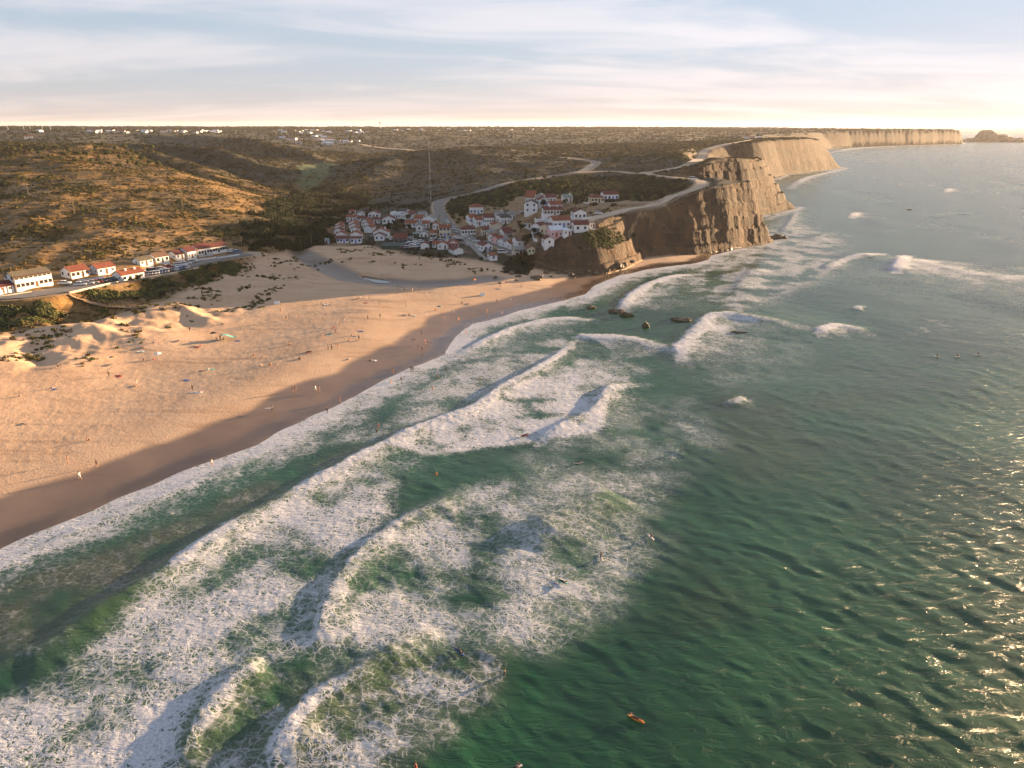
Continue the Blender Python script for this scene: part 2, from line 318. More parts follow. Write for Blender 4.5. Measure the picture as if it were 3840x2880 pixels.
def add_road(key, spts, width, step=4.0, smooth=9, world_pts=None):
    global ZT, ROADM
    pts = world_pts if world_pts is not None else [tuple(hit(*q))[:2] for q in spts]
    c = catmull(pts, step); z = zgrid(c[:, 0], c[:, 1])
    k = smooth; zp = np.pad(z, k, mode='edge'); z = np.convolve(zp, np.ones(2 * k + 1) / (2 * k + 1), 'valid')
    lo = c.min(0) - width - 12; hi = c.max(0) + width + 12
    m = (GX > lo[0]) & (GX < hi[0]) & (GY > lo[1]) & (GY < hi[1])
    d, s, v = dist_poly(GX[m], GY[m], c, z)
    shoulder = np.clip(GR[m] * 0.008, 2.0, 10)
    w = 1 - sstep(width / 2 + 0.6, width / 2 + 0.6 + shoulder + 2.5, d)
    ZT[m] = ZT[m] * (1 - w) + v * w
    ROADM[m] = np.maximum(ROADM[m], 1 - sstep(width / 2 + .2, width / 2 + 1.0 + shoulder * .4, d))
    roads.append((key, np.c_[c, z], width))
add_road('valley road', [(-30, 640), (60, 634), (130, 628), (200, 617), (280, 603), (350, 588), (420, 572), (490, 556), (535, 548)], 10.5, smooth=6)
add_road('village road', [(1012, 522), (1009, 518), (983, 498), (960, 475), (949, 455), (949, 440), (963, 432), (995, 422), (1029, 416), (1066, 407), (1104, 394), (1180, 382), (1245, 373), (1275, 362), (1287, 352), (1275, 347), (1250, 344), (1215, 340)], 7.0, smooth=7)
add_road('clifftop road', [(1245, 374), (1330, 371), (1401, 377), (1456, 384), (1499, 388), (1516, 394), (1507, 403), (1479, 414), (1447, 430), (1410, 446), (1358, 456), (1301, 465), (1262, 480)], 6.0, smooth=4)
add_road('dirt track', [(1401, 376), (1430, 369), (1460, 362), (1484, 356)], 7.0, smooth=4)
add_road('coast road', [(1500, 353), (1508, 345), (1516, 336), (1530, 324), (1552, 316), (1590, 309), (1625, 302)], 9.0, smooth=8)
add_road('house track', [(1290, 441), (1350, 437), (1419, 439), (1446, 432)], 3.0, smooth=4)
add_road('village street', [zB(760, 960), zB(960, 985), zB(1180, 965), zB(1300, 1020), zB(1440, 1100), zB(1560, 1180), zB(1640, 1260)], 4.6, smooth=3)
add_road('far road', [(782, 312), (800, 316), (825, 320), (853, 322), (890, 325)], 9.0, smooth=5)
ZT += -0.05 * ROADM

def set_kind(o, k): o['kind'] = k; return o
def mesh_obj(name, verts, faces, mats, parent=None, smooth=False, mat_idx=None):
    me = bpy.data.meshes.new(name)
    me.from_pydata([tuple(v) for v in verts], [], faces); me.update()
    for m in (mats if isinstance(mats, (list, tuple)) else [mats]): me.materials.append(m)
    if mat_idx is not None: me.polygons.foreach_set('material_index', mat_idx)
    if smooth: me.polygons.foreach_set('use_smooth', [True] * len(faces))
    o = bpy.data.objects.new(name, me); COL.objects.link(o)
    if parent: o.parent = parent
    return o
def grid_normals(X, Y, Z):
    P = np.stack([X, Y, Z], -1); a = np.gradient(P, axis=0); b = np.gradient(P, axis=1)
    n = np.cross(b, a); n /= np.linalg.norm(n, axis=-1, keepdims=True) + 1e-12
    return np.where(n[..., 2:3] < 0, -n, n)
def sheet(name, X, Y, Z, keep, attrs, mat, nrm):
    """a mesh of the grid cells for which keep is set; attrs are named point values"""
    nr, nc = X.shape
    used = np.zeros((nr, nc), bool)
    used[:-1, :-1] |= keep; used[1:, :-1] |= keep; used[:-1, 1:] |= keep; used[1:, 1:] |= keep
    idx = np.full((nr, nc), -1, np.int64); n = int(used.sum()); idx[used] = np.arange(n)
    q = np.stack([idx[:-1, :-1][keep], idx[:-1, 1:][keep], idx[1:, 1:][keep], idx[1:, :-1][keep]], -1).astype(np.int32)
    me = bpy.data.meshes.new(name)
    me.vertices.add(n); me.vertices.foreach_set('co', np.stack([X[used], Y[used], Z[used]], -1).astype(np.float32).ravel())
    me.loops.add(q.size); me.loops.foreach_set('vertex_index', q.ravel())
    me.polygons.add(len(q)); me.polygons.foreach_set('loop_start', np.arange(0, q.size, 4, dtype=np.int32))
    me.polygons.foreach_set('loop_total', np.full(len(q), 4, np.int32))
    me.update(calc_edges=True)
    me.polygons.foreach_set('use_smooth', np.ones(len(q), bool))
    for k, v in attrs.items():
        at = me.attributes.new(k, 'FLOAT', 'POINT'); at.data.foreach_set('value', v[used].astype(np.float32))
    me.normals_split_custom_set_from_vertices(nrm[used].astype(np.float32))
    me.materials.append(mat)
    o = bpy.data.objects.new(name, me); COL.objects.link(o); o['kind'] = 'structure'
    return o

# ------------------------------------------------------------------ material kit
class NT:
    def __init__(s, name):
        s.m = bpy.data.materials.new(name); s.m.use_nodes = True; s.t = s.m.node_tree; s.t.nodes.clear()
        s.out = s.t.nodes.new('ShaderNodeOutputMaterial'); s.pos = None
    def n(s, typ, **kw): return N(s.t.nodes, typ, **kw)
    def l(s, a, b): s.t.links.new(a, b)
    def geo(s):
        if s.pos is None: s.pos = s.n('ShaderNodeNewGeometry').outputs['Position']
        return s.pos
    def attr(s, name): return s.n('ShaderNodeAttribute', attribute_name=name).outputs['Fac']
    def noise(s, scale, detail=4, rough=0.55, dist=0.0, vec=None):
        n = s.n('ShaderNodeTexNoise', inp={'Scale': scale, 'Detail': detail, 'Roughness': rough, 'Distortion': dist}); s.l(vec or s.geo(), n.inputs['Vector']); return n.outputs[0]
    def vmap(s, scale, rot=(0, 0, 0), vec=None):
        n = s.n('ShaderNodeMapping'); n.inputs['Scale'].default_value = scale; n.inputs['Rotation'].default_value = rot; s.l(vec or s.geo(), n.inputs[0]); return n.outputs[0]
    def mth(s, op, a, b=None, c=None, clamp=False):
        n = s.n('ShaderNodeMath', operation=op, use_clamp=clamp)
        for i, v in enumerate((a, b, c)):
            if v is None: continue
            if isinstance(v, (int, float)): n.inputs[i].default_value = v
            else: s.l(v, n.inputs[i])
        return n.outputs[0]
    def rng(s, v, a, b, c=0.0, d=1.0, smooth=True):
        n = s.n('ShaderNodeMapRange', interpolation_type='SMOOTHSTEP' if smooth else 'LINEAR')
        for k, w in (('From Min', a), ('From Max', b), ('To Min', c), ('To Max', d)):
            if isinstance(w, (int, float)): n.inputs[k].default_value = w
            else: s.l(w, n.inputs[k])
        s.l(v, n.inputs['Value']); return n.outputs[0]
    def mix(s, f, a, b, mode='MIX'):
        n = s.n('ShaderNodeMixRGB', blend_type=mode)
        for k, v in (('Fac', f), ('Color1', a), ('Color2', b)):
            if isinstance(v, (int, float)): n.inputs[k].default_value = v
            elif isinstance(v, tuple): n.inputs[k].default_value = (*v, 1) if len(v) == 3 else v
            else: s.l(v, n.inputs[k])
        return n.outputs[0]
    def bsdf(s, col, rough=0.8, bump=None, bstr=0.3, bdist=0.5, spec=0.3, metal=0.0, **kw):
        p = s.n('ShaderNodeBsdfPrincipled')
        if isinstance(col, tuple): p.inputs['Base Color'].default_value = (*col, 1)
        else: s.l(col, p.inputs['Base Color'])
        if isinstance(rough, (int, float)): p.inputs['Roughness'].default_value = rough
        else: s.l(rough, p.inputs['Roughness'])
        p.inputs['Specular IOR Level'].default_value = spec; p.inputs['Metallic'].default_value = metal
        for k, v in kw.items():
            k = k.replace('_', ' ')
            if isinstance(v, (int, float, tuple)): p.inputs[k].default_value = v
            else: s.l(v, p.inputs[k])
        if bump is not None:
            b = s.n('ShaderNodeBump', inp={'Strength': bstr, 'Distance': bdist}); s.l(bump, b.inputs['Height']); s.l(b.outputs[0], p.inputs['Normal'])
        s.l(p.outputs[0], s.out.inputs['Surface']); return p
MATS = {}
def plain(name, col, rough=0.7, var=0.18, scale=0.8, spec=0.3, metal=0.0):
    """a painted or rendered surface with weathering"""
    if name in MATS: return MATS[name]
    t = NT(name); tcn = t.n('ShaderNodeTexCoord').outputs['Object']
    n1 = t.noise(scale, 5, 0.6, vec=tcn); n2 = t.noise(scale * 6, 3, 0.6, vec=tcn)
    f = t.rng(t.mth('ADD', t.mth('MULTIPLY', n1, 0.7), t.mth('MULTIPLY', n2, 0.3)), 0.3, 0.7, 1 - var, 1 + var * 0.5)
    c = t.mix(1.0, col, f, 'MULTIPLY'); t.bsdf(c, rough, spec=spec, metal=metal, bump=n2, bstr=0.15, bdist=0.05)
    MATS[name] = t.m; return t.m

def terrain_material():
    t = NT('ground')
    sand, wet, rock, veg, road = (t.attr(k) for k in ('sand', 'wet', 'rock', 'veg', 'road'))
    nb = t.noise(0.012, 5, 0.6); nm = t.noise(0.07, 5, 0.6); nf = t.noise(0.45, 4, 0.65); nff = t.noise(1.9, 3, 0.7)
    dry = t.mix(t.rng(nm, 0.3, 0.7), (0.46, 0.295, 0.182), (0.53, 0.355, 0.228)); dry = t.mix(t.mth('MULTIPLY', t.rng(nff, 0.52, 0.72), 0.42), dry, (0.21, 0.13, 0.075))
    dry = t.mix(t.mth('MULTIPLY', t.rng(t.noise(0.035, 4, 0.7), 0.55, 0.72), 0.4), dry, (0.26, 0.155, 0.085))
    tide = t.noise(1.0, 5, .6, .4, vec=t.vmap((.018, .30, 1), (0, 0, R(-59)))); dry = t.mix(t.mth('MULTIPLY', t.rng(tide, .54, .68), .38), dry, (0.22, 0.125, 0.066))
    wetc = t.mix(t.rng(nm, 0.3, 0.7), (0.070, 0.046, 0.032), (0.095, 0.063, 0.045))
    s = t.mix(wet, dry, wetc)
    # scrub soil: bare sandy patches between dry grass and low herbs
    herb = t.mix(t.rng(nf, 0.35, 0.65), (0.026, 0.024, 0.011), (0.052, 0.040, 0.017)); herb = t.mix(t.rng(nm, 0.4, 0.62), herb, (0.020, 0.021, 0.010))
    bare = t.mix(t.rng(nf, 0.3, 0.7), (0.30, 0.195, 0.105), (0.18, 0.117, 0.061))
    pn = t.mth('ADD', t.mth('MULTIPLY', nm, 0.65), t.mth('MULTIPLY', nf, 0.35))
    barem = t.rng(pn, t.mth('ADD', 0.33, t.mth('MULTIPLY', veg, 0.34)), t.mth('ADD', 0.40, t.mth('MULTIPLY', veg, 0.36)))
    hill = t.mix(barem, herb, bare)
    gold = t.attr('gold'); hill = t.mix(t.mth('MULTIPLY', gold, t.rng(nf, .25, .6, .35, .9)), hill, t.mix(t.rng(nff, .35, .65), (0.150, 0.080, 0.019), (0.280, 0.152, 0.043)))  # dry golden grass; part of the hill's sunlight is painted into this colour
    hill = t.mix(t.attr('meadow'), hill, t.mix(t.rng(nf, .3, .7), (0.060, 0.082, 0.030), (0.095, 0.115, 0.045)))
    # cliff rock: beds of different colour, streaked by runoff
    zed = t.n('ShaderNodeSeparateXYZ'); t.l(t.geo(), zed.inputs[0])
    wob = t.mth('ADD', t.mth('MULTIPLY', zed.outputs['Z'], 0.28), t.mth('MULTIPLY', t.noise(0.03, 3), 5.0))
    band = t.mth('ADD', t.mth('MULTIPLY', t.mth('SINE', wob), 0.5), 0.5)
    r1 = t.mix(band, (0.050, 0.033, 0.021), (0.082, 0.053, 0.032)); r1 = t.mix(t.rng(t.noise(0.1, 6, 0.7), 0.42, 0.66), r1, (0.115, 0.062, 0.030))
    streak = t.noise(1.0, 4, 0.65, vec=t.vmap((0.4, 0.4, 0.035))); r1 = t.mix(t.mth('MULTIPLY', t.rng(streak, 0.45, 0.7), 0.7), r1, (0.032, 0.023, 0.016))
    r1 = t.mix(t.rng(zed.outputs['Y'], 470, 540), r1, t.mix(1.0, r1, (.62, .58, .55), 'MULTIPLY'))  # rock of the farther headlands tinted darker, painting shade onto their faces
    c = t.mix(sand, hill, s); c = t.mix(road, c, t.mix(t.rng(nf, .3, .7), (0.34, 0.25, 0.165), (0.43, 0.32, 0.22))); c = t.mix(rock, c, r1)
    rough = t.mth('SUBTRACT', t.rng(wet, 0, .8, 0.92, 0.42, False), t.rng(wet, .8, 1, 0, .27))
    hgt = t.mth('ADD', t.mth('MULTIPLY', nf, t.rng(sand, 0, 1, .7, .16)), t.mth('MULTIPLY', nff, 0.30)); hgt = t.mth('MULTIPLY', hgt, t.mth('SUBTRACT', 1.0, t.mth('MULTIPLY', wet, 0.97)))
    hgt = t.mth('ADD', hgt, t.mth('MULTIPLY', rock, t.mth('ADD', t.mth('MULTIPLY', t.noise(0.22, 6, 0.7), 5.0), t.mth('MULTIPLY', streak, 2.0))))
    t.bsdf(c, rough, bump=hgt, bstr=0.55, bdist=0.6, spec=0.35)
    return t.m
ground_mat = terrain_material()

VEGP = np.clip(1 - SAND * 1.15 - ROADM, 0, 1) * (1 - ROCK)
TN = grid_normals(GX, GY, ZT)
GOLD = np.clip(VEGP * LEFTM * sstep(760, 640, GY) * np.clip(.75 + .8 * fbm(GX / 38, GY / 38, 3), 0, 1), 0, 1)
MEADOW = soft_poly(GX, GY, [tuple(hit(x, y))[:2] for x, y in [(640,358),(690,352),(730,356),(712,372),(702,390),(700,408),(655,412),(640,396),(655,378)]], 6.0)
tattr = dict(sand=SAND * (1 - ROCK), wet=WET, rock=ROCK * (1 - ROADM), veg=VEGP * (0.55 + 0.6 * fbm(GX / 120, GY / 120, 2) + 1.0 * sstep(400, 560, GY) - 0.25 * vill), road=ROADM, gold=GOLD, meadow=MEADOW)
kp = (DCO > -14)
keep = kp[:-1, :-1] | kp[1:, 1:] | kp[1:, :-1] | kp[:-1, 1:]
cell = lambda a: (a[:-1, :-1] + a[1:, 1:]) * 0.5
cSAND, cDCL, cY, cX, cRock = cell(SAND), cell(DCL), cell(GY), cell(GX), cell(ROCK)
cliffy = (cDCL > -2) & (cDCL < 45) & (cell(slo) < 4) & (cX > 0)
isb = (cSAND > 0.5)
hd1 = cliffy & ~isb & (cY < 500); hd2 = cliffy & ~isb & (cY >= 500) & (cY < 860); hd3 = cliffy & ~isb & (cY >= 860) & (cY < 1750)
hd4 = (cDCL > -2) & (cDCL < 140) & ~isb & (cY >= 1750) & (cX > 600)
left = keep.copy()
for nm, mk in (('beach', isb), ('headland', hd1), ('headland', hd2), ('headland', hd3), ('headland', hd4), ('hills', np.ones_like(isb))):
    mk = mk & left; left &= ~mk
    o = sheet(nm, GX, GY, ZT, mk, tattr, ground_mat, TN)

# ------------------------------------------------------------------ sea
SAZ = np.linspace(R(-52), R(46), 1080)
SR = rows([(40, 160, .0052), (160, 330, .0048), (330, 900, .006), (900, 3000, .012), (3000, 18000, .06)])
SA, SD = np.meshgrid(SAZ, SR); SX = SD * np.sin(SA); SY = SD * np.cos(SA)
d0, _, _ = dist_poly(SX, SY, coast); OFF = np.where(inside(SX, SY, land_poly), -d0, d0)      # metres offshore
keep_s = OFF > -9
kc = keep_s[:-1, :-1] | keep_s[1:, 1:] | keep_s[1:, :-1] | keep_s[:-1, 1:]
m = keep_s
sx, sy, so, sr = SX[m], SY[m], OFF[m], SD[m]
hs = np.zeros_like(sx); foam = np.zeros_like(sx); milk = np.zeros_like(sx); silt = np.zeros_like(sx); thin = np.zeros_like(sx)
gap = np.maximum(sr * (SAZ[1] - SAZ[0]), sr * 0.005)
offf = sstep(2, 45, so)
wr = np.random.default_rng(11)
# wind sea: many short-crested trains running in towards the camera's left
grp = 0.55 + 0.45 * np.clip(0.5 + 0.9 * fbm(sx / 38, sy / 38, 2), 0, 1.4)
warp_x = 2.2 * fbm(sx / 21, sy / 21, 2); warp_y = 2.2 * fbm(sx / 21 + 50, sy / 21 + 50, 2)
for lam in np.geomspace(1.7, 17, 26):
    th = R(222) + wr.normal(0, 0.42); k = 2 * np.pi / lam
    a = 0.0092 * lam ** 0.36 * min(1.0, (5.0 / lam) ** .9)
    fade = np.clip((lam / gap - 2.6) / 2.5, 0, 1)
    w_ = lam / 9.0
    ph = k * ((sx + warp_x * min(1, w_ + .25)) * math.cos(th) + (sy + warp_y * min(1, w_ + .25)) * math.sin(th)) + wr.random() * 6.28
    sn = np.sin(ph); hs += a * fade * grp * (0.25 + 0.75 * offf) * (sn - 0.28 * np.cos(2 * ph))
hw = hs.copy()
# swell towards the shore
for lam, a in ((34, .10), (47, .13), (63, .16)):
    th = R(149) + wr.normal(0, .09); k = 2 * np.pi / lam
    hs += a * sstep(10, 70, so) * np.clip((lam / gap - 3) / 3, 0, 1) * np.sin(k * (sx * math.cos(th) + sy * math.sin(th)) + 4 * fbm(sx / 90, sy / 90, 2) + wr.random() * 6)
waver = fbm(sx / 6.5, sy / 6.5, 3); waver2 = fbm(sx / 2.2, sy / 2.2, 2)
ragged = fbm(sx / 11 + 9, sy / 11, 3)
def breaker(pts, amp, wf, wb, fcrest, trail, dens, rag=1.0, roller=1.0, thinv=0.0):
    """pts: (x, y, strength of white water) along the crest, shore on the left of travel"""
    global hs, foam, milk, thin
    w = catmull([(*PZ(p[0], p[1])[:2], p[2]) for p in pts], 2.5)
    L = max(trail * 3.2, wb * 4, 12); lo = w.min(0)[:2] - L; hi = w.max(0)[:2] + L
    b = (sx > lo[0]) & (sx < hi[0]) & (sy > lo[1]) & (sy < hi[1])
    x, y = sx[b], sy[b]
    n = len(w); arc = np.minimum(np.arange(n), np.arange(n)[::-1]) / max(1, n * 0.16)
    env = np.clip(arc, 0, 1)
    d, s, v = dist_poly(x, y, w[:, :2], np.clip(w[:, 2], 0, 1) * 1.0); _, _, e = dist_poly(x, y, w[:, :2], env)
    q = d * s + rag * (1.1 * waver[b] + .45 * waver2[b])          # + ahead of the wave, - behind it
    qh = d * s + .3 * rag * waver[b]
    up = amp * e * np.where(qh > 0, np.exp(-(qh / wf) ** 2), np.exp(-(qh / wb) ** 2))
    hs[b] += up * (1 + 0.10 * waver2[b] * v)
    f = v * fcrest * np.where(q > 0, np.exp(-(np.clip(q - 0.3, 0, None) / (1.0 * roller)) ** 2), np.exp(-(np.clip(-q - 1.3 * roller, 0, None) / (1.6 * roller)) ** 2))
    tr = np.where(q < 0, np.exp(q / trail), np.exp(-(q / 0.8) ** 2)) * dens * np.clip(v * 1.5, 0, 1) * (0.8 + 0.45 * ragged[b]) * e ** .5
    foam[b] = np.maximum(foam[b], np.maximum(f, tr)); milk[b] = np.maximum(milk[b], np.maximum(tr, 0) * .9 * np.where(q < 0, 1, 0))
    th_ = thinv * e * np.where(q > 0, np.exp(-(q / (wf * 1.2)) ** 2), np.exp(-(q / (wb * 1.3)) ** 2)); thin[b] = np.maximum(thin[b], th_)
BR = [
 ([(-60,1475,.1),(0,1435,.12),(60,1408,.2),(110,1388,.3),(180,1340,.0),(260,1290,.05),(340,1245,.25),(380,1215,.95),(440,1175,.9),(505,1132,.8),(545,1112,.05),(600,1085,.2),(650,1055,1),(720,1015,1),(808,968,1),(830,960,.75),(900,925,1),(1000,890,1),(1050,862,1),(1092,832,.9),(1150,802,1),(1212,762,.9),(1240,735,.5)], 0.8, 1.8, 4.5, 1.05, 9, .88, 1.0, .8, .8),
 ([(-60,1235,.5),(60,1190,.7),(200,1128,.6),(330,1075,.6),(470,1020,.5),(600,962,.4)], .35, 1.2, 2.5, .8, 6, .8, 1.0, .9, 0),
 ([(690,1415,.45),(693,1370,.8),(705,1310,.85),(722,1268,.75),(760,1215,.6),(820,1160,.85),(880,1122,.7),(945,1090,.45),(1010,1058,.25)], 0.55, 1.6, 3.5, .85, 5.5, .75, 1.2, 1.1, .45),
 ([(385,1680,.35),(405,1605,.6),(428,1570,.75),(460,1520,.8),(505,1470,.9),(545,1446,.7),(575,1432,.4)], 0.65, 1.8, 3.4, .8, 4.5, .6, .8, .8, .6),
 ([(590,1660,.6),(603,1600,.95),(640,1548,1.0),(700,1505,.9),(770,1460,.55),(820,1425,.35),(880,1393,.25),(960,1368,.1)], 0.85, 1.9, 4.0, .9, 5.0, .65, .8, .85, .7),
 ([(1160,955,.6),(1185,935,.9),(1225,912,.7),(1270,895,.5),(1295,868,.8),(1305,848,1),(1330,834,.8),(1385,830,.4)], 0.7, 1.8, 4.0, .95, 7, .8, 1.0, 1.1, .5),
 ([(960,775,.7),(985,766,.8),(1040,738,.9),(1100,712,.9),(1150,698,1),(1210,688,1),(1280,690,.4)], .6, 1.8, 4.0, 1.0, 13, .85, .9, 1.3, .2),
 ([(1246,733,.4),(1262,726,1),(1320,727,.9),(1380,735,.8),(1440,752,.6),(1462,760,.4)], .45, 3, 6, .95, 17, .85, 1.3, 1.6, .3),
 ([(1470,788,.3),(1463,770,.8),(1466,748,1),(1490,725,1),(1515,700,1),(1530,682,.9),(1580,678,.9),(1650,690,.55),(1740,708,.4)], .6, 3, 6, 1, 22, .92, 1.2, 1.6, .5),
 ([(1765,722,.5),(1775,710,1),(1800,702,1),(1840,706,.7),(1880,718,.3)], .5, 2.5, 5, 1, 15, .85, 1.2, 1.5, .6),
 ([(1262,652,.6),(1272,636,.9),(1300,615,1),(1345,597,1),(1400,584,.9),(1470,575,.8),(1520,568,.4)], .5, 1.6, 4, 1, 8, .8, .8, 1.3, 0),
 ([(1338,672,.5),(1346,655,.9),(1372,630,1),(1410,610,1),(1455,597,1),(1500,592,.6)], .7, 2.2, 5, 1, 17, .95, 1.0, 1.5, .3),
 ([(1580,640,.2),(1640,575,.2),(1690,555,.2)], .5, 3, 6, .3, 5, .3),
 ([(1778,585,.6),(1800,570,.8),(1840,555,.9),(1900,548,.8)], .8, 3, 6, .9, 10, .75, 1.6, 1.6),
 ([(1925,588,.7),(1938,570,1),(1948,553,1)], .9, 3, 7, 1, 40, .95, 1.4, 2.0),
 ([(1948,560,.8),(2030,572,.9),(2120,590,.9),(2230,600,.8)], .3, 5, 9, .8, 34, .85, 2.0, 2.4),
 ([(1835,470,.6),(1850,460,1),(1880,462,.5)], .6, 3, 6, 1, 14, .9, 1.5, 2.0),
 ([(2040,415,.6),(2052,408,1),(2070,411,.6)], .6, 4, 7, 1, 10, .9, 1.5, 2.4),
 ([(1440,575,.3),(1520,560,.6),(1580,548,.6),(1640,535,.6)], .4, 3, 5, .6, 9, .6, 1.6, 1.6),
 ([(1680,510,.3),(1700,490,.6),(1712,472,.7),(1720,455,.5)], .6, 3, 5, .8, 9, .6, 1.6, 1.6),
 ([(1650,475,.5),(1690,462,.7),(1728,448,.8)], .5, 3, 5, .9, 7, .7, 1.6, 1.6),
 ([(1700,408,.4),(1740,385,.8),(1790,372,.8),(1824,364,.7)], .5, 5, 8, .9, 14, .7, 2.5, 3),
 ([(1790,330,.4),(1850,320,.9),(1960,315,.8),(2085,311,.7)], .4, 12, 20, 1, 40, .7, 6, 6),
 ([(1545,600,.2),(1600,590,.5),(1660,585,.3)], .5, 3, 6, .7, 7, .6, 1.6, 1.5),
 ([(2000,470,.2),(2060,462,.5),(2110,465,.2)], .7, 4, 7, .6, 9, .5, 2, 2),
 ([(1740,520,.3),(1790,508,.6),(1830,510,.3)], .6, 3, 6, .7, 8, .6, 1.6, 1.6),
 ([(1560,880,.1),(1590,865,.8),(1612,862,.3)], .4, 2.0, 4, .8, 6, .45, 1, 1, .6),
 ([(1105,1160,.15),(1200,1120,.25),(1290,1085,.35),(1330,1065,.25)], 1.1, 2.5, 6, .35, 7, .3, 1, 1, .5),
 ([(1840,672,.2),(1856,664,.9),(1872,668,.2)], .35, 2.5, 5, .9, 5, .6, 1, 1.3, .4),
]
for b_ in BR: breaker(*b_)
# swash: dense foam along the water's edge, trailing seaward
shoreline = np.clip(1 - sr / 1200, .12, 1)
wv = so + 2.2 * waver + 1.0 * waver2
foam = np.maximum(foam, np.where(sr < 420, np.exp(-(np.clip(wv - 1.5, 0, None) / 4.5) ** 2) * (.95 + .3 * ragged), 0))
foam = np.maximum(foam, np.where(sr < 420, .66 * sstep(16, 3, wv + 4 * ragged), 0))
foam = np.maximum(foam, np.where(sr >= 420, .75 * sstep(9, 0, so + 5 * ragged) * (sy > 400), 0))
def patch(pts, w, f=0, mk=0, sl=0, cloud=0.35, sc=16):
    global foam, milk, silt
    pp = [PZ(*p)[:2] for p in pts]; pa = np.array(pp); lo = pa.min(0) - w - 4; hi = pa.max(0) + w + 4
    b = (sx > lo[0]) & (sx < hi[0]) & (sy > lo[1]) & (sy < hi[1])
    k = soft_poly(sx[b], sy[b], pp, w) * np.clip(1 - cloud + cloud * 2.2 * (.5 + fbm(sx[b] / sc, sy[b] / sc, 4)), 0, 1.35)
    if f: foam[b] = np.maximum(foam[b], f * k)
    if mk: milk[b] = np.maximum(milk[b], mk * k)
    if sl: silt[b] = np.maximum(silt[b], sl * k)
patch([(340,1245),(505,1132),(650,1060),(800,985),(860,1040),(835,1140),(755,1225),(695,1320),(690,1400),(560,1440),(430,1560),(380,1690),(-120,1690),(-120,1560),(40,1490),(140,1440),(260,1340)], 3.0, .62, .6, 0, .42, 13)
patch([(-100,1700),(-100,1580),(200,1520),(450,1480),(400,1600),(370,1720)], 3, .68, .6, 0, .42, 9)
patch([(815,965),(1000,893),(1100,838),(1225,785),(1320,860),(1300,935),(1160,955),(1060,965),(930,985)], 2.2, .78, .7, 0, .4, 9)
patch([(1230,770),(1300,770),(1420,800),(1330,840),(1240,830)], 3, .5, .5, 0, .5)
patch([(835,1150),(1010,1055),(1130,1030),(1150,1180),(1330,1290),(1180,1400),(960,1390),(800,1440),(700,1440),(695,1330)], 5.0, .50, 1.0, 0, .55, 12)
patch([(1010,1070),(1400,960),(1440,1150),(1390,1290),(1200,1370),(1100,1250)], 6.0, .34, 1.0, .1, .6, 14)
patch([(1240,880),(1480,860),(1560,960),(1430,1060),(1200,1060),(1120,990)], 6.0, .28, .9, .1, .6, 14)
patch([(640,1560),(900,1420),(1080,1420),(1050,1530),(900,1620),(820,1700),(600,1720)], 4.0, .44, .6, .6, .6, 7)
patch([(420,1600),(560,1460),(700,1450),(700,1500),(600,1600),(590,1700),(400,1700)], 3.0, .32, .4, .5, .6, 9)
patch([(-100,1300),(250,1180),(500,1070),(650,1000),(800,960),(640,1060),(480,1130),(330,1240),(60,1400),(-100,1470)], 3.0, .16, 0, .75, .6, 12)
patch([(980,790),(1200,720),(1260,760),(1150,800),(1000,880),(820,950),(700,960),(850,880)], 3.0, .46, .6, .1, .6, 12)
patch([(1450,800),(1600,740),(1780,730),(1700,820),(1560,850)], 8, .15, .4, 0, .9, 14)
patch([(1560,860),(1900,850),(1850,1010),(1600,1060),(1480,960)], 9, 0, 0, .3, 1.0, 22)
patch([(1400,1220),(1600,1230),(1640,1330),(1380,1380)], 5, 0, 0, .2, .9, 12)
patch([(1460,600),(1700,470),(1830,520),(1800,600),(1600,680),(1500,640)], 9, .42, .4, .1, .9, 14)
_u = (sx * math.cos(R(-42)) + sy * math.sin(R(-42))); _v = (-sx * math.sin(R(-42)) + sy * math.cos(R(-42)))
wcap = sstep(.87, .98, 1 - np.abs(perlin(_u / 26 + 3, _v / 7))) * sstep(.0, .45, fbm(sx / 90 + 11, sy / 90, 2)) * sstep(70, 130, so) * sstep(200, 330, sr)
foam = np.maximum(foam, .55 * wcap)
foam = np.clip(foam, 0, 1.15) ; milk = np.clip(np.maximum(milk, .75 * np.clip(foam, 0, 1)), 0, 1); silt = np.clip(silt, 0, 1)
lace = fbm(sx / 1.3, sy / 1.3, 2)
hs += 0.035 * foam * np.clip((1.2 / gap), 0, 1) * lace * offf
hs = hs - hw * .85 * np.clip(foam * 1.4, 0, 1)
hs = np.where(so < 12, hs * sstep(-2, 12, so) + 0.05, hs)
def full(v, fill=0.0):
    a = np.full(SX.shape, fill); a[m] = v; return a
HZ = full(hs)
SN = grid_normals(SX, SY, HZ)
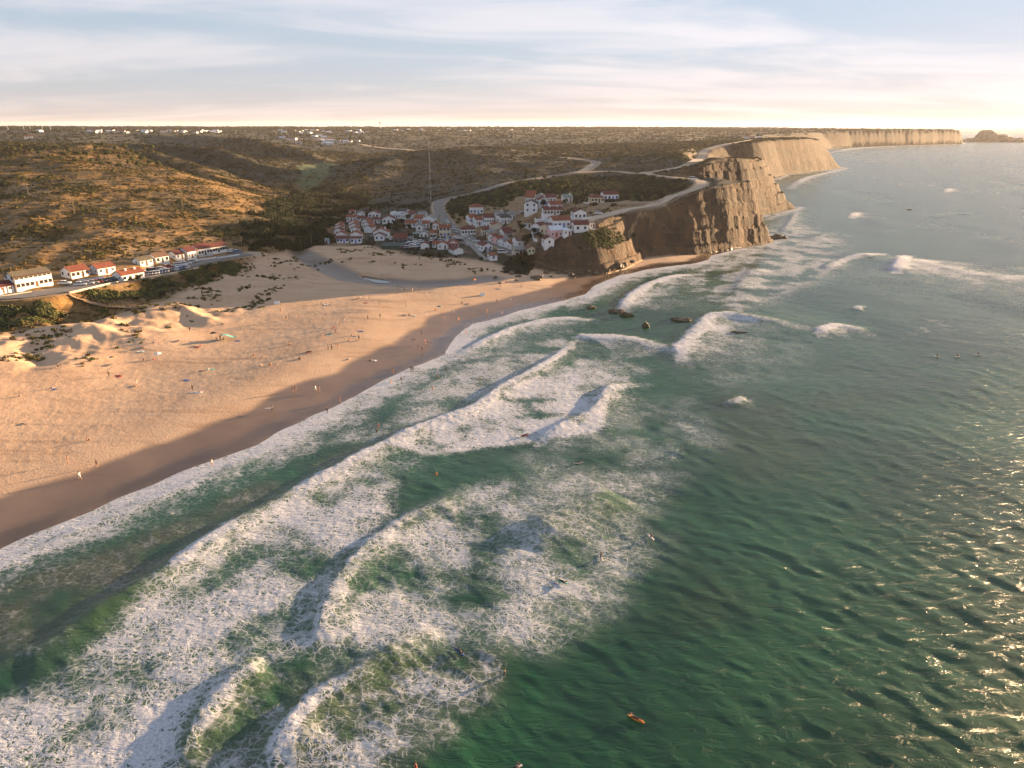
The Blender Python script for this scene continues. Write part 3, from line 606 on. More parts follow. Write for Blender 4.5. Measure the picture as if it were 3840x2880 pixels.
def sea_material():
    t = NT('sea water')
    foam_, milk_, silt_, thin_ = (t.attr(k) for k in ('foam', 'milk', 'silt', 'thin'))
    warp = t.n('ShaderNodeTexNoise', inp={'Scale': 0.35, 'Detail': 3.0, 'Roughness': 0.6}); t.l(t.geo(), warp.inputs['Vector'])
    wv_ = t.n('ShaderNodeVectorMath', operation='MULTIPLY_ADD'); t.l(warp.outputs['Color'], wv_.inputs[0]); wv_.inputs[1].default_value = (2.6, 2.6, 0); t.l(t.geo(), wv_.inputs[2])
    fl = t.n('ShaderNodeVectorMath', operation='MULTIPLY'); t.l(wv_.outputs[0], fl.inputs[0]); fl.inputs[1].default_value = (1, 1, 0)
    def vor(sc):
        v = t.n('ShaderNodeTexVoronoi', feature='DISTANCE_TO_EDGE', inp={'Scale': sc}); t.l(fl.outputs[0], v.inputs['Vector']); return v.outputs['Distance']
    e1 = vor(0.80); e2 = vor(1.9); e0 = vor(0.40)
    dn = t.noise(0.8, 5, 0.7); dn2 = t.noise(0.22, 4, 0.6)
    dens = t.mth('ADD', foam_, t.mth('MULTIPLY', t.mth('MULTIPLY', t.mth('SUBTRACT', t.mth('ADD', t.mth('MULTIPLY', dn, .55), t.mth('MULTIPLY', dn2, .45)), .5), 1.0), t.rng(foam_, 0, .3)))
    thick = t.mth('MULTIPLY', t.mth('POWER', t.mth('MAXIMUM', dens, 0), 1.9), 0.205)
    la = t.mth('MAXIMUM', t.rng(t.mth('SUBTRACT', e1, thick), 0.085, -0.05), t.mth('MULTIPLY', t.rng(t.mth('SUBTRACT', e0, t.mth('MULTIPLY', thick, 1.3)), 0.10, -0.03), t.rng(dn2, .45, .6))); lb = t.rng(t.mth('SUBTRACT', e2, t.mth('MULTIPLY', thick, .75)), 0.07, -0.05)
    lw = t.mth('MAXIMUM', la, t.mth('MULTIPLY', lb, t.rng(dens, .15, .6)))
    brk = t.mth('MAXIMUM', t.rng(t.noise(1.3, 5, .65), .40, .54), t.rng(dens, .22, .5)); lw = t.mth('MULTIPLY', lw, brk)
    fm = t.mth('MULTIPLY', lw, t.rng(dens, 0.06, 0.28)); fm = t.mth('MAXIMUM', fm, t.rng(dens, 1.05, 1.35))
    fm = t.mth('MULTIPLY', fm, t.rng(dens, .15, .95, .5, .95))
    deep = t.mix(t.rng(t.noise(0.03, 4, 0.6), .35, .65), (0.0065, 0.0430, 0.0190), (0.0130, 0.0680, 0.0290))
    c = t.mix(t.mth('MULTIPLY', silt_, .75), deep, (0.055, 0.050, 0.022))
    c = t.mix(t.mth('MULTIPLY', milk_, t.rng(t.noise(0.16, 5, .65), .3, .7, .35, .95)), c, (0.140, 0.180, 0.150))
    c = t.mix(t.mth('MULTIPLY', thin_, .6), c, (0.085, 0.120, 0.040))  # yellow-green crest colour stands in for sunlight glowing through the wave
    c = t.mix(fm, c, t.mix(t.rng(t.noise(3.0, 3, .6), .3, .7), (0.36, 0.365, 0.40), (0.56, 0.56, 0.59)))
    rough = t.mth('ADD', 0.27, t.mth('MULTIPLY', fm, 0.5))
    # ripples, drawn out along the crests of the wind sea
    rot = (0, 0, R(-48))
    r1 = t.noise(1.0, 5, 0.62, 0.6, vec=t.vmap((0.30, 0.85, 1), rot)); r2 = t.noise(1.0, 4, 0.6, 0.4, vec=t.vmap((0.085, 0.26, 1), rot)); r3 = t.noise(1.0, 3, .6, vec=t.vmap((1.5, 2.6, 1), rot))
    rid = t.mth('SUBTRACT', 1.0, t.mth('ABSOLUTE', t.mth('MULTIPLY', t.mth('SUBTRACT', r1, .5), 4.0)))
    hg = t.mth('ADD', t.mth('ADD', t.mth('MULTIPLY', r1, 1.2), t.mth('MULTIPLY', rid, .5)), t.mth('ADD', t.mth('ADD', t.mth('MULTIPLY', r2, .75), t.mth('MULTIPLY', t.noise(1.0, 3, .55, .3, vec=t.vmap((.022, .062, 1), rot)), 2.6)), t.mth('MULTIPLY', r3, .2)))
    hg = t.mth('ADD', hg, t.mth('MULTIPLY', fm, 0.10)); hg = t.mth('ADD', hg, t.mth('MULTIPLY', t.mth('MULTIPLY', fm, dn), 0.25))
    p = t.bsdf(c, rough, bump=hg, bstr=1.0, bdist=0.135, spec=0.5, IOR=1.333)
    return t.m
sea_mat = sea_material()
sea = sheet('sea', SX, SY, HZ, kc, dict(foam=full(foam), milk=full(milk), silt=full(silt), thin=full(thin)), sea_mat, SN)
sea['label'] = 'green sea with breaking waves and lacy white foam'

def sea_z(x, y):
    a = math.atan2(x, y); r = math.hypot(x, y)
    return float(bil(HZ, np.array([(a - SAZ[0]) / (SAZ[1] - SAZ[0])]), np.array([np.interp(r, SR, np.arange(len(SR)))]))[0])

# pond left by the stream
pz = pond_z - .05
pt = NT('pond water'); pt.bsdf((0.03, 0.04, 0.04), 0.03, bump=pt.noise(2.0, 3), bstr=.05, bdist=.05, spec=.5)
_pc = np.mean(pond, 0); cpond = catmull([(p[0] + (p[0] - _pc[0]) * .10, p[1] + (p[1] - _pc[1]) * .25, 0) for p in pond + pond[:1]], .8)
o = mesh_obj('pond', [(p[0] + .25 * perlin(np.array(p[0] * .9), np.array(p[1] * .9)), p[1] + .5 * perlin(np.array(p[0] * .7), np.array(p[1] * .7 + 9)), pz) for p in cpond[:-1]], [list(range(len(cpond) - 1))], pt.m); o['kind'] = 'structure'

# ------------------------------------------------------------------ road surfaces
def road_mat(name, c1, c2):
    t = NT(name); f = t.rng(t.noise(.25, 5, .65), .3, .7); g = t.rng(t.noise(2.5, 4, .7), .3, .7)
    t.bsdf(t.mix(t.mth('MULTIPLY', g, .5), t.mix(f, c1, c2), (c1[0] * .6, c1[1] * .6, c1[2] * .6)), .9, bump=t.noise(4, 3), bstr=.2, bdist=.05); return t.m
asphalt = road_mat('worn asphalt', (0.17, 0.155, 0.14), (0.25, 0.225, 0.20)); dirt = road_mat('pale dirt', (0.46, 0.35, 0.25), (0.58, 0.45, 0.33)); paving = road_mat('pale paving', (0.27, 0.25, 0.23), (0.36, 0.33, 0.30))
def ribbon(name, c, width, mat, lift):
    d = np.gradient(c[:, :2], axis=0); d /= np.linalg.norm(d, axis=1, keepdims=True) + 1e-9; nrm_ = np.c_[-d[:, 1], d[:, 0]]
    vs = []; fs = []; K = 5
    for i in range(len(c)):
        wob = .12 * width * (.5 * math.sin(i * .9) + .5 * math.sin(i * 2.3 + 1)) * .35
        for k in range(K):
            u = (k / (K - 1) - .5) * (width + wob); x, y = c[i, 0] + nrm_[i, 0] * u, c[i, 1] + nrm_[i, 1] * u
            vs.append((x, y, max(c[i, 2], float(zgrid(x, y))) + lift))
    for i in range(len(c) - 1):
        for k in range(K - 1):
            a = i * K + k; fs.append((a, a + 1, a + K + 1, a + K))
    o = mesh_obj(name, vs, fs, mat, smooth=True); o['kind'] = 'structure'; return o
for (key, c, w) in roads:
    mt = dirt if key in ('clifftop road', 'dirt track', 'coast road', 'house track', 'far road') else asphalt
    o = ribbon('road', c, w, mt, 0.10 + 0.0004 * float(np.hypot(c[:, 0], c[:, 1]).mean()))
    o['label'] = {'valley road': 'grey street lined with parked cars at the foot of the left hill', 'village road': 'grey asphalt road curving uphill out of the village', 'clifftop road': 'pale dirt road along the clifftop above the village',
                  'dirt track': 'pale dirt track joining the clifftop road', 'coast road': 'pale dirt road along the far clifftop', 'house track': 'narrow dirt track beside the hilltop house', 'village street': 'grey street between the cottages on the right of the village', 'far road': 'thin pale road in the far valley'}[key]
def ground_patch(name, spts, mat, lift, label, n=14):
    pts = np.array([tuple(hit(*p))[:2] for p in spts]); lo, hi = pts.min(0), pts.max(0)
    nx = max(3, int((hi[0] - lo[0]) / 1.2)); ny = max(3, int((hi[1] - lo[1]) / 1.2))
    xs = np.linspace(lo[0], hi[0], nx); ys = np.linspace(lo[1], hi[1], ny); XX, YY = np.meshgrid(xs, ys)
    ins = inside(XX[:-1, :-1] + (xs[1] - xs[0]) / 2, YY[:-1, :-1] + (ys[1] - ys[0]) / 2, pts)
    ZZ = zgrid(XX, YY) + lift; idx = np.arange(nx * ny).reshape(ny, nx)
    fs = np.stack([idx[:-1, :-1][ins], idx[:-1, 1:][ins], idx[1:, 1:][ins], idx[1:, :-1][ins]], -1).tolist()
    used = sorted({i for f in fs for i in f}); mp_ = {u: i for i, u in enumerate(used)}
    V = np.stack([XX.ravel(), YY.ravel(), ZZ.ravel()], -1)[used]
    o = mesh_obj(name, V, [[mp_[i] for i in f] for f in fs], mat, smooth=True); o['kind'] = 'structure'; o['label'] = label; return o
ground_patch('car_park', [zA(1290, 625), zA(1560, 600), zA(1850, 600), zA(2200, 585), zB(560, 900), zB(800, 1000), zB(700, 1050), zB(470, 1010), zB(330, 985), zA(1850, 690), zA(1650, 690), zA(1640, 760), zA(1330, 775)], asphalt, .22, 'asphalt car park in front of the village, full of cars')
ground_patch('village_square', [zB(560, 860), zB(900, 960), zB(1180, 930), zB(1180, 1000), zB(800, 1060), zB(640, 1050)], paving, .26, 'pale paved square at the foot of the village road')
ground_patch('car_park', [(1290, 468), (1335, 458), (1375, 453), (1330, 466), (1285, 478), (1262, 484)], dirt, .3, 'sandy parking strip beside the clifftop road')
# ------------------------------------------------------------------ vegetation
def leaf_mat(name, c1, c2, c3, rough=.8):
    t = NT(name); oi = t.n('ShaderNodeObjectInfo').outputs['Random']; g = t.noise(.02, 3, .6)
    c = t.mix(oi, c1, c2); c = t.mix(t.rng(g, .4, .62), c, c3); c = t.mix(t.mth('MULTIPLY', t.rng(t.noise(2.2, 3, .6), .35, .7), .6), c, tuple(k * .55 for k in c1))
    p = t.bsdf(c, rough, spec=.2); t.t.nodes.remove(t.out) if False else None
    tr = t.n('ShaderNodeBsdfTranslucent'); t.l(c, tr.inputs['Color']); mx = t.n('ShaderNodeMixShader', inp={0: .15}); t.l(p.outputs[0], mx.inputs[1]); t.l(tr.outputs[0], mx.inputs[2]); t.l(mx.outputs[0], t.out.inputs['Surface'])
    return t.m
scrub_mat = leaf_mat('dry scrub leaves', (0.072, 0.055, 0.017), (0.150, 0.098, 0.031), (0.060, 0.055, 0.019))
dark_mat = leaf_mat('dark evergreen leaves', (0.016, 0.023, 0.010), (0.036, 0.041, 0.016), (0.024, 0.028, 0.012))
green_mat = leaf_mat('green shrub leaves', (0.075, 0.088, 0.024), (0.135, 0.125, 0.034), (0.095, 0.092, 0.030))
reed_mat = leaf_mat('reed leaves', (0.026, 0.036, 0.015), (0.046, 0.052, 0.022), (0.032, 0.038, 0.018))
pine_mat = leaf_mat('pine needles', (0.048, 0.062, 0.018), (0.090, 0.092, 0.026), (0.066, 0.072, 0.022))
gold_mat = leaf_mat('golden scrub leaves', (0.110, 0.072, 0.020), (0.230, 0.140, 0.042), (0.100, 0.082, 0.026))  # golden scrub, its colour raised to suggest sun on the left hill
bark_mat = plain('bark', (0.10, 0.07, 0.045), .9, .3, 1.5)

def leaf_cloud(rr, n, size, shape, flat=0.0):
    """n leaf clumps spread through a volume; shape(rr) gives a centre and an outward direction"""
    vs = []; fs = []
    for i in range(n):
        c, o = shape(rr)
        nrm_ = (Vector(o) * (1 - flat) + Vector((rr.uniform(-1, 1), rr.uniform(-1, 1), rr.uniform(-.3, 1))) * .8).normalized()
        t1 = nrm_.orthogonal().normalized(); t1.rotate(Matrix.Rotation(rr.uniform(0, 6.28), 3, nrm_)); t2 = nrm_.cross(t1)
        s = size * rr.uniform(.6, 1.35); k = len(vs); c = Vector(c)
        m_ = 5
        ring = [c + (t1 * math.cos(6.283 * j / m_) + t2 * math.sin(6.283 * j / m_)) * s * rr.uniform(.55, 1.1) for j in range(m_)]
        vs.append(c + nrm_ * s * .45); vs += ring
        for j in range(m_): fs.append((k, k + 1 + j, k + 1 + (j + 1) % m_))
    return vs, fs
def dome(flatten=.75, fill=.55):
    def f(rr):
        th = rr.uniform(0, 6.283); u = rr.uniform(-.15, 1); r = (1 - rr.random() ** 2 * fill)
        h = math.sqrt(max(0, 1 - u * u)); o = (h * math.cos(th), h * math.sin(th), u)
        return (o[0] * r, o[1] * r, max(0.02, o[2] * r * flatten)), o
    return f
def src_mesh(name, vs, fs, mat):
    me = bpy.data.meshes.new(name); me.from_pydata([tuple(v) for v in vs], [], fs); me.materials.append(mat); me.update(); return me
def bush_variants(mat, n=3, leaves=34, size=.34, flatten=.75):
    out = []
    for k in range(n):
        rr = random.Random(k * 13 + leaves); vs, fs = leaf_cloud(rr, leaves, size, dome(flatten))
        out.append(src_mesh('bush', vs, fs, mat))
    return out
def reed_variant(mat, k):
    rr = random.Random(k); vs = []; fs = []
    for i in range(26):
        x, y = rr.uniform(-.8, .8), rr.uniform(-.8, .8); h = rr.uniform(.8, 1.35); a = rr.uniform(0, 6.28); l = rr.uniform(-.25, .25); l2 = rr.uniform(-.25, .25); w = .11; b = len(vs)
        vs += [(x - w * math.cos(a), y - w * math.sin(a), 0), (x + w * math.cos(a), y + w * math.sin(a), 0), (x + l * .5 + w * math.cos(a), y + l2 * .5 + w * math.sin(a), h * .6), (x + l, y + l2, h), (x + l * .5 - w * math.cos(a), y + l2 * .5 - w * math.sin(a), h * .6)]
        fs.append((b, b + 1, b + 2, b + 3, b + 4))
    return src_mesh('reed', vs, fs, mat)

def scatter(name, pts, scl, meshes, label, cat):
    """one mass of plants that nobody could count: points that carry plant shapes"""
    n = len(pts); var = rng.integers(0, len(meshes), n)
    me = bpy.data.meshes.new(name); me.vertices.add(n); me.vertices.foreach_set('co', pts.astype(np.float32).ravel())
    for k, v in (('scl', scl), ('rot', rng.random(n) * 6.283), ('tall', rng.uniform(.7, 1.15, n))):
        at = me.attributes.new(k, 'FLOAT', 'POINT'); at.data.foreach_set('value', v.astype(np.float32))
    at = me.attributes.new('var', 'INT', 'POINT'); at.data.foreach_set('value', var.astype(np.int32))
    o = bpy.data.objects.new(name, me); COL.objects.link(o)
    ng = bpy.data.node_groups.new(name, 'GeometryNodeTree'); ng.interface.new_socket('Geometry', in_out='INPUT', socket_type='NodeSocketGeometry'); ng.interface.new_socket('Geometry', in_out='OUTPUT', socket_type='NodeSocketGeometry')
    nd, lk = ng.nodes, ng.links; gi = nd.new('NodeGroupInput'); go = nd.new('NodeGroupOutput'); ja = nd.new('GeometryNodeJoinGeometry')
    def na(k, ty='FLOAT'):
        a = nd.new('GeometryNodeInputNamedAttribute'); a.data_type = ty; a.inputs[0].default_value = k; return a.outputs[0]
    cs = nd.new('ShaderNodeCombineXYZ'); sc = na('scl'); mu = nd.new('ShaderNodeMath'); mu.operation = 'MULTIPLY'; lk.new(sc, mu.inputs[0]); lk.new(na('tall'), mu.inputs[1])
    lk.new(sc, cs.inputs[0]); lk.new(sc, cs.inputs[1]); lk.new(mu.outputs[0], cs.inputs[2])
    cr_ = nd.new('ShaderNodeCombineXYZ'); lk.new(na('rot'), cr_.inputs[2])
    for i, ms in enumerate(meshes):
        ob = bpy.data.objects.new(name + '_shape', ms)                    # never linked to the scene: only its shape is used
        oi = nd.new('GeometryNodeObjectInfo'); oi.inputs['Object'].default_value = ob; oi.inputs['As Instance'].default_value = True
        cp = nd.new('FunctionNodeCompare'); cp.data_type = 'INT'; cp.operation = 'EQUAL'; lk.new(na('var', 'INT'), cp.inputs[2]); cp.inputs[3].default_value = i
        ip = nd.new('GeometryNodeInstanceOnPoints'); lk.new(gi.outputs[0], ip.inputs['Points']); lk.new(cp.outputs[0], ip.inputs['Selection']); lk.new(oi.outputs['Geometry'], ip.inputs['Instance'])
        lk.new(cr_.outputs[0], ip.inputs['Rotation']); lk.new(cs.outputs[0], ip.inputs['Scale']); lk.new(ip.outputs[0], ja.inputs[0])
    lk.new(ja.outputs[0], go.inputs[0])
    md = o.modifiers.new('plants', 'NODES'); md.node_group = ng
    o['kind'] = 'stuff'; o['label'] = label; o['category'] = cat
    return o
AREA = (GR * (AZ[1] - AZ[0])) * ds_r
VIEW = (np.abs(GA) < R(41)) & (GR < 4300)
def pick(weight, n):
    w = (weight * AREA * VIEW).ravel(); w = np.clip(w, 0, None); c = np.cumsum(w); i = np.searchsorted(c, rng.random(n) * c[-1])
    a = GA.ravel()[i] + (rng.random(n) - .5) * (AZ[1] - AZ[0]); r = GR.ravel()[i] + (rng.random(n) - .5) * ds_r.ravel()[i // GR.shape[1]]
    x, y = r * np.sin(a), r * np.cos(a); return np.c_[x, y, zgrid(x, y) - .08]
clump = np.clip(0.32 + 1.9 * fbm(GX / 27, GY / 27, 4, .6), 0.02, 1.7); clump_big = np.clip(.5 + 1.5 * fbm(GX / 70 + 3, GY / 70, 3), 0.02, 1.5)
nobuild = np.clip(1 - ROADM * 3, 0, 1)
land = (SLOPE < .75) * np.clip(1 - SAND * 1.4, 0, 1) * (1 - .92 * ROCK) * nobuild * (DCO > 8)
wvill = 1 - .93 * vill; wroad = 1 - .95 * leftroad
front = land * sstep(780, 660, GY) * LEFTM * wroad * wvill
valley = soft_poly(GX, GY, [PZ(x, y, 8)[:2] for x, y in [(560,530),(600,470),(640,430),(690,415),(770,425),(760,452),(715,470),(690,525),(640,540)]], 14) * np.clip(.4 + 1.1 * fbm(GX / 30, GY / 30, 3), 0, 1.3) * land
slope_v = soft_poly(GX, GY, [tuple(hit(x, y))[:2] for x, y in [(960,440),(1000,425),(1070,410),(1150,390),(1250,378),(1400,380),(1480,392),(1470,410),(1430,432),(1340,432),(1290,445),(1230,425),(1120,420),(1090,445),(1050,450),(1010,470),(990,480),(970,460)]], 3) * land
land = land * (1 - .9 * MEADOW)
mid = land * sstep(430, 560, GY) * (GR < 1400) * (1 - LEFTM)
s_front = pick(front * np.clip(clump, .2, 2), 30000); scatter('scrub', s_front, rng.uniform(.3, 1.0, 30000) * (1 + (rng.random(30000) < .04) * .8), bush_variants(gold_mat, 3, 30, .36, .7), 'dry golden brown scrub covering the left hillside', 'scrub')
dk = pick(front * (.25 + np.clip(clump_big - .6, 0, 1)) * np.clip(clump - .5, 0, 1), 2600); scatter('scrub', dk, rng.uniform(.4, 1.5, 2600), bush_variants(green_mat, 2, 34, .34, .75) + bush_variants(dark_mat, 1, 34, .34, .75), 'dark green bushes in patches on the left hillside', 'scrub')
vl = pick(valley * np.clip(clump, .3, 2), 4200); scatter('reed_bed', vl, rng.uniform(1.3, 3.0, 4200), [reed_variant(reed_mat, k) for k in range(3)] + bush_variants(dark_mat, 1, 34, .34, 1.1), 'dark green reeds and thicket on the valley floor', 'reeds')
sv = pick(slope_v * np.clip(clump, .45, 2), 6500); scatter('scrub', sv, rng.uniform(.8, 2.1, 6500), bush_variants(dark_mat, 3, 36, .33, .85) + bush_variants(green_mat, 1, 36, .33, .85), 'dense dark green scrub on the slope above the village', 'scrub')
md_ = pick((mid + land * LEFTM * (GY > 640) * (GR < 1400)) * np.clip(clump, .25, 2) * np.clip(1 - .8 * slope_v, 0, 1), 26000); scatter('scrub', md_, rng.uniform(.7, 1.8, 26000) * np.clip(np.hypot(md_[:, 0], md_[:, 1]) / 700, .8, 1.7), bush_variants(scrub_mat, 3, 30, .36, .7) + bush_variants(dark_mat, 3, 30, .36, .7), 'mixed olive scrub on the hills behind the village', 'scrub')
fa = pick(land * (GR > 1250) * (GR < 4200) * np.clip(clump_big, .2, 2) / np.clip(GR / 1250, 1, 9) ** 1.1, 15000); scatter('scrub', fa, rng.uniform(1.8, 4.2, 15000) * np.clip(np.hypot(fa[:, 0], fa[:, 1]) / 1900, .8, 1.6), bush_variants(dark_mat, 3, 26, .38, .8), 'low scrub and woodland on the far plateau', 'scrub')
bank = soft_poly(GX, GY, [tuple(hit(x, y))[:2] for x, y in [(-20,668),(60,655),(130,645),(230,628),(290,612),(370,596),(450,575),(500,566),(520,578),(480,600),(440,612),(380,625),(300,640),(210,655),(150,675),(60,700),(-20,715)]], 2.5) * nobuild
bk = pick(bank * np.clip(fbm(GX / 13, GY / 13, 3) + .05, 0, 1.5), 1500); scatter('scrub', bk, rng.uniform(.4, 1.4, 1500), bush_variants(green_mat, 3, 36, .33, .8) + bush_variants(dark_mat, 1, 36, .33, .8), 'green shrubs on the bank below the left street', 'scrub')
dg = pick(np.clip(DUNE + dune2 * .8, 0, 1) * SAND * np.clip(fbm(GX / 11 + 7, GY / 11, 3) - .16, 0, 1) * (DCO > 40), 800); scatter('dune_grass', dg, rng.uniform(.3, .85, 800), bush_variants(green_mat, 1, 30, .34, .6) + [reed_variant(scrub_mat, 7), reed_variant(green_mat, 8)], 'tufts of dune grass on the sand dunes', 'grass')
hg_ = pick(((cl[:, 2].max() > 0) * in_cl * (DCL < 60) * (GX > 10) * (GY < 1300) * land * clump * (ROCK < .12)), 2600); scatter('scrub', hg_, rng.uniform(.4, 1.2, 2600) * np.clip(np.hypot(hg_[:, 0], hg_[:, 1]) / 450, .9, 2), bush_variants(scrub_mat, 2, 30, .36, .6) + bush_variants(dark_mat, 1, 30, .36, .7), 'low scrub on the clifftops', 'scrub')
vb = pick(vill * land * np.clip(clump - .5, 0, 2), 1500); scatter('garden_shrubs', vb, rng.uniform(.5, 1.5, 1500), bush_variants(dark_mat, 2, 34, .34, .9), 'dark shrubs in the gardens between the village houses', 'shrubs')

gb = soft_poly(GX, GY, [tuple(hit(x, y))[:2] for x, y in [(1262,512),(1290,500),(1330,500),(1342,515),(1320,530),(1280,533)]], 1.5) * np.clip(clump, .3, 2)
gp = pick(gb, 420); scatter('scrub', gp, rng.uniform(.5, 1.2, 420), bush_variants(green_mat, 3, 36, .33, .7), 'bright yellow-green shrubs on the bluff right of the village', 'scrub')
hb = soft_poly(GX, GY, [tuple(hit(x, y))[:2] for x, y in [(1092,572),(1110,556),(1150,556),(1150,580),(1130,592),(1096,590)]], 1.5)
hp = pick(hb, 260); scatter('scrub', hp, rng.uniform(.8, 1.7, 260), bush_variants(dark_mat, 3, 36, .33, .8), 'dark hedge-like thicket at the seaward end of the village', 'scrub')

sk = pick((GR > 2700) * (GR < 4200) * (GX < 900) * np.clip(.3 + fbm(GX / 160, GY / 160, 3), 0, 1), 3000); scatter('far_wood', sk, rng.uniform(3.0, 6.5, 3000), bush_variants(dark_mat, 3, 30, .36, 1.1), 'dark band of woodland along the far skyline', 'wood')

# ------------------------------------------------------------------ air
hz = NT('evening haze'); pv = hz.n('ShaderNodeVolumePrincipled', inp={'Density': 0.000030, 'Anisotropy': 0.25}); pv.inputs['Color'].default_value = (0.95, 0.93, 0.94, 1)
hz.l(pv.outputs[0], hz.out.inputs['Volume'])
B, zb, zt = 19500.0, -4.0, 110.0
o = mesh_obj('haze', [(x, y, z) for z in (zb, zt) for x, y in ((-B, -B), (B, -B), (B, B), (-B, B))], [(0, 3, 2, 1), (4, 5, 6, 7), (0, 1, 5, 4), (1, 2, 6, 5), (2, 3, 7, 6), (3, 0, 4, 7)], hz.m); o['kind'] = 'stuff'; o['label'] = 'golden evening haze over the sea and cliffs'
# ------------------------------------------------------------------ things: helpers
def thing(name, label, cat, loc=(0, 0, 0), rz=0.0, group=None):
    o = bpy.data.objects.new(name, None); COL.objects.link(o); o.location = loc; o.rotation_euler = (0, 0, rz)
    o.empty_display_size = .2; o['label'] = label; o['category'] = cat
    if group: o['group'] = group
    return o
def tag(o, label, cat, group=None):
    o['label'] = label; o['category'] = cat
    if group: o['group'] = group
    return o
class MB:
    def __init__(s): s.v = []; s.f = []; s.mi = []
    def box(s, x0, x1, y0, y1, z0, z1, mi=0):
        k = len(s.v); s.v += [(x, y, z) for z in (z0, z1) for x, y in ((x0, y0), (x1, y0), (x1, y1), (x0, y1))]
        s.f += [tuple(k + i for i in q) for q in ((0, 3, 2, 1), (4, 5, 6, 7), (0, 1, 5, 4), (1, 2, 6, 5), (2, 3, 7, 6), (3, 0, 4, 7))]; s.mi += [mi] * 6; return s
    def poly(s, pts, mi=0): k = len(s.v); s.v += [tuple(p) for p in pts]; s.f.append(tuple(range(k, k + len(pts)))); s.mi.append(mi); return s
    def slab(s, quad, t, mi=0):
        q = [Vector(p) for p in quad]; n = (q[1] - q[0]).cross(q[2] - q[0]).normalized() * t; k = len(s.v)
        s.v += [tuple(p) for p in q] + [tuple(p - n) for p in q]; m_ = len(q)
        s.f += [tuple(range(k, k + m_)), tuple(reversed(range(k + m_, k + 2 * m_)))] + [(k + i, k + m_ + i, k + m_ + (i + 1) % m_, k + (i + 1) % m_) for i in range(m_)]; s.mi += [mi] * (m_ + 2); return s
    def tube(s, pts, r, n=7, mi=0, r2=None):
        k = len(s.v); m_ = len(pts)
        for i, p in enumerate(pts):
            p = Vector(p); d = (Vector(pts[min(i + 1, m_ - 1)]) - Vector(pts[max(i - 1, 0)])).normalized(); a = d.orthogonal().normalized(); b = d.cross(a); rr = r if r2 is None else r + (r2 - r) * i / (m_ - 1)
            s.v += [tuple(p + (a * math.cos(6.2832 * j / n) + b * math.sin(6.2832 * j / n)) * rr) for j in range(n)]
        for i in range(m_ - 1):
            for j in range(n): s.f.append((k + i * n + j, k + i * n + (j + 1) % n, k + (i + 1) * n + (j + 1) % n, k + (i + 1) * n + j)); s.mi.append(mi)
        s.f += [tuple(reversed(range(k, k + n))), tuple(range(k + (m_ - 1) * n, k + m_ * n))]; s.mi += [mi, mi]; return s
    def mesh(s, name, mats):
        me = bpy.data.meshes.new(name); me.from_pydata(s.v, [], s.f); me.update()
        for m_ in (mats if isinstance(mats, (list, tuple)) else [mats]): me.materials.append(m_)
        me.polygons.foreach_set('material_index', s.mi); return me
    def obj(s, name, mats, parent=None, loc=None): return inst(name, s.mesh(name, mats), parent, loc)
def inst(name, me, parent=None, loc=None, rz=0.0, scale=None):
    o = bpy.data.objects.new(name, me); COL.objects.link(o)
    if parent: o.parent = parent
    if loc is not None: o.location = loc
    if rz: o.rotation_euler = (0, 0, rz)
    if scale: o.scale = scale
    return o
def copy_tree(o, parent=None):
    c = o.copy(); COL.objects.link(c); c.parent = parent
    for ch in list(o.children): copy_tree(ch, c)
    return c
ORD = ['first', 'second', 'third', 'fourth', 'fifth', 'sixth', 'seventh', 'eighth', 'ninth', 'tenth', 'eleventh', 'twelfth', 'thirteenth', 'fourteenth', 'fifteenth', 'sixteenth', 'seventeenth', 'eighteenth', 'nineteenth', 'twentieth'] + ['twenty-' + w for w in ('first', 'second', 'third', 'fourth', 'fifth', 'sixth', 'seventh', 'eighth', 'ninth')] + ['thirtieth'] + ['thirty-' + w for w in ('first', 'second', 'third', 'fourth', 'fifth', 'sixth', 'seventh', 'eighth', 'ninth')] + ['fortieth'] + ['forty-' + w for w in ('first', 'second', 'third', 'fourth', 'fifth', 'sixth', 'seventh', 'eighth', 'ninth')]

# ------------------------------------------------------------------ houses
WALLC = {'white': (0.72, 0.715, 0.71), 'cream': (0.58, 0.50, 0.37), 'pink': (0.72, 0.42, 0.42), 'beige': (0.60, 0.52, 0.42), 'grey': (0.45, 0.44, 0.43), 'dark': (0.10, 0.065, 0.045), 'green': (0.07, 0.12, 0.10), 'blue': (0.30, 0.42, 0.52)}
def roof_mat(name, c):
    key = 'roof ' + name
    if key in MATS: return MATS[key]
    t = NT(key); ob = t.n('ShaderNodeTexCoord').outputs['Object']; oi = t.n('ShaderNodeObjectInfo').outputs['Random']
    w = t.n('ShaderNodeTexWave', wave_type='BANDS', bands_direction='X', inp={'Scale': 1.6, 'Distortion': .6, 'Detail': 2.0}); t.l(ob, w.inputs['Vector'])
    n1 = t.noise(.9, 5, .65, vec=ob); n2 = t.noise(5, 3, .6, vec=ob)
    cc = t.mix(t.rng(n1, .35, .7), c, tuple(k * .55 for k in c)); cc = t.mix(t.mth('MULTIPLY', t.rng(n2, .45, .7), .5), cc, (c[0] * 1.25, c[1] * 1.15, c[2] * 1.1)); cc = t.mix(t.mth('MULTIPLY', oi, .35), cc, (c[0] * .7, c[1] * .75, c[2] * .8))
    t.bsdf(cc, .85, bump=w.outputs[1], bstr=.4, bdist=.08); MATS[key] = t.m; return t.m
ROOFC = {'terracotta': (0.25, 0.078, 0.045), 'maroon': (0.145, 0.042, 0.034), 'brown': (0.19, 0.105, 0.07), 'grey': (0.25, 0.24, 0.235), 'dark': (0.075, 0.07, 0.075), 'white': (0.66, 0.69, 0.74), 'greenish': (0.22, 0.27, 0.24), 'olive': (0.15, 0.125, 0.085)}
glass_mat = plain('window glass', (0.02, 0.025, 0.035), .12, .1, spec=.6)
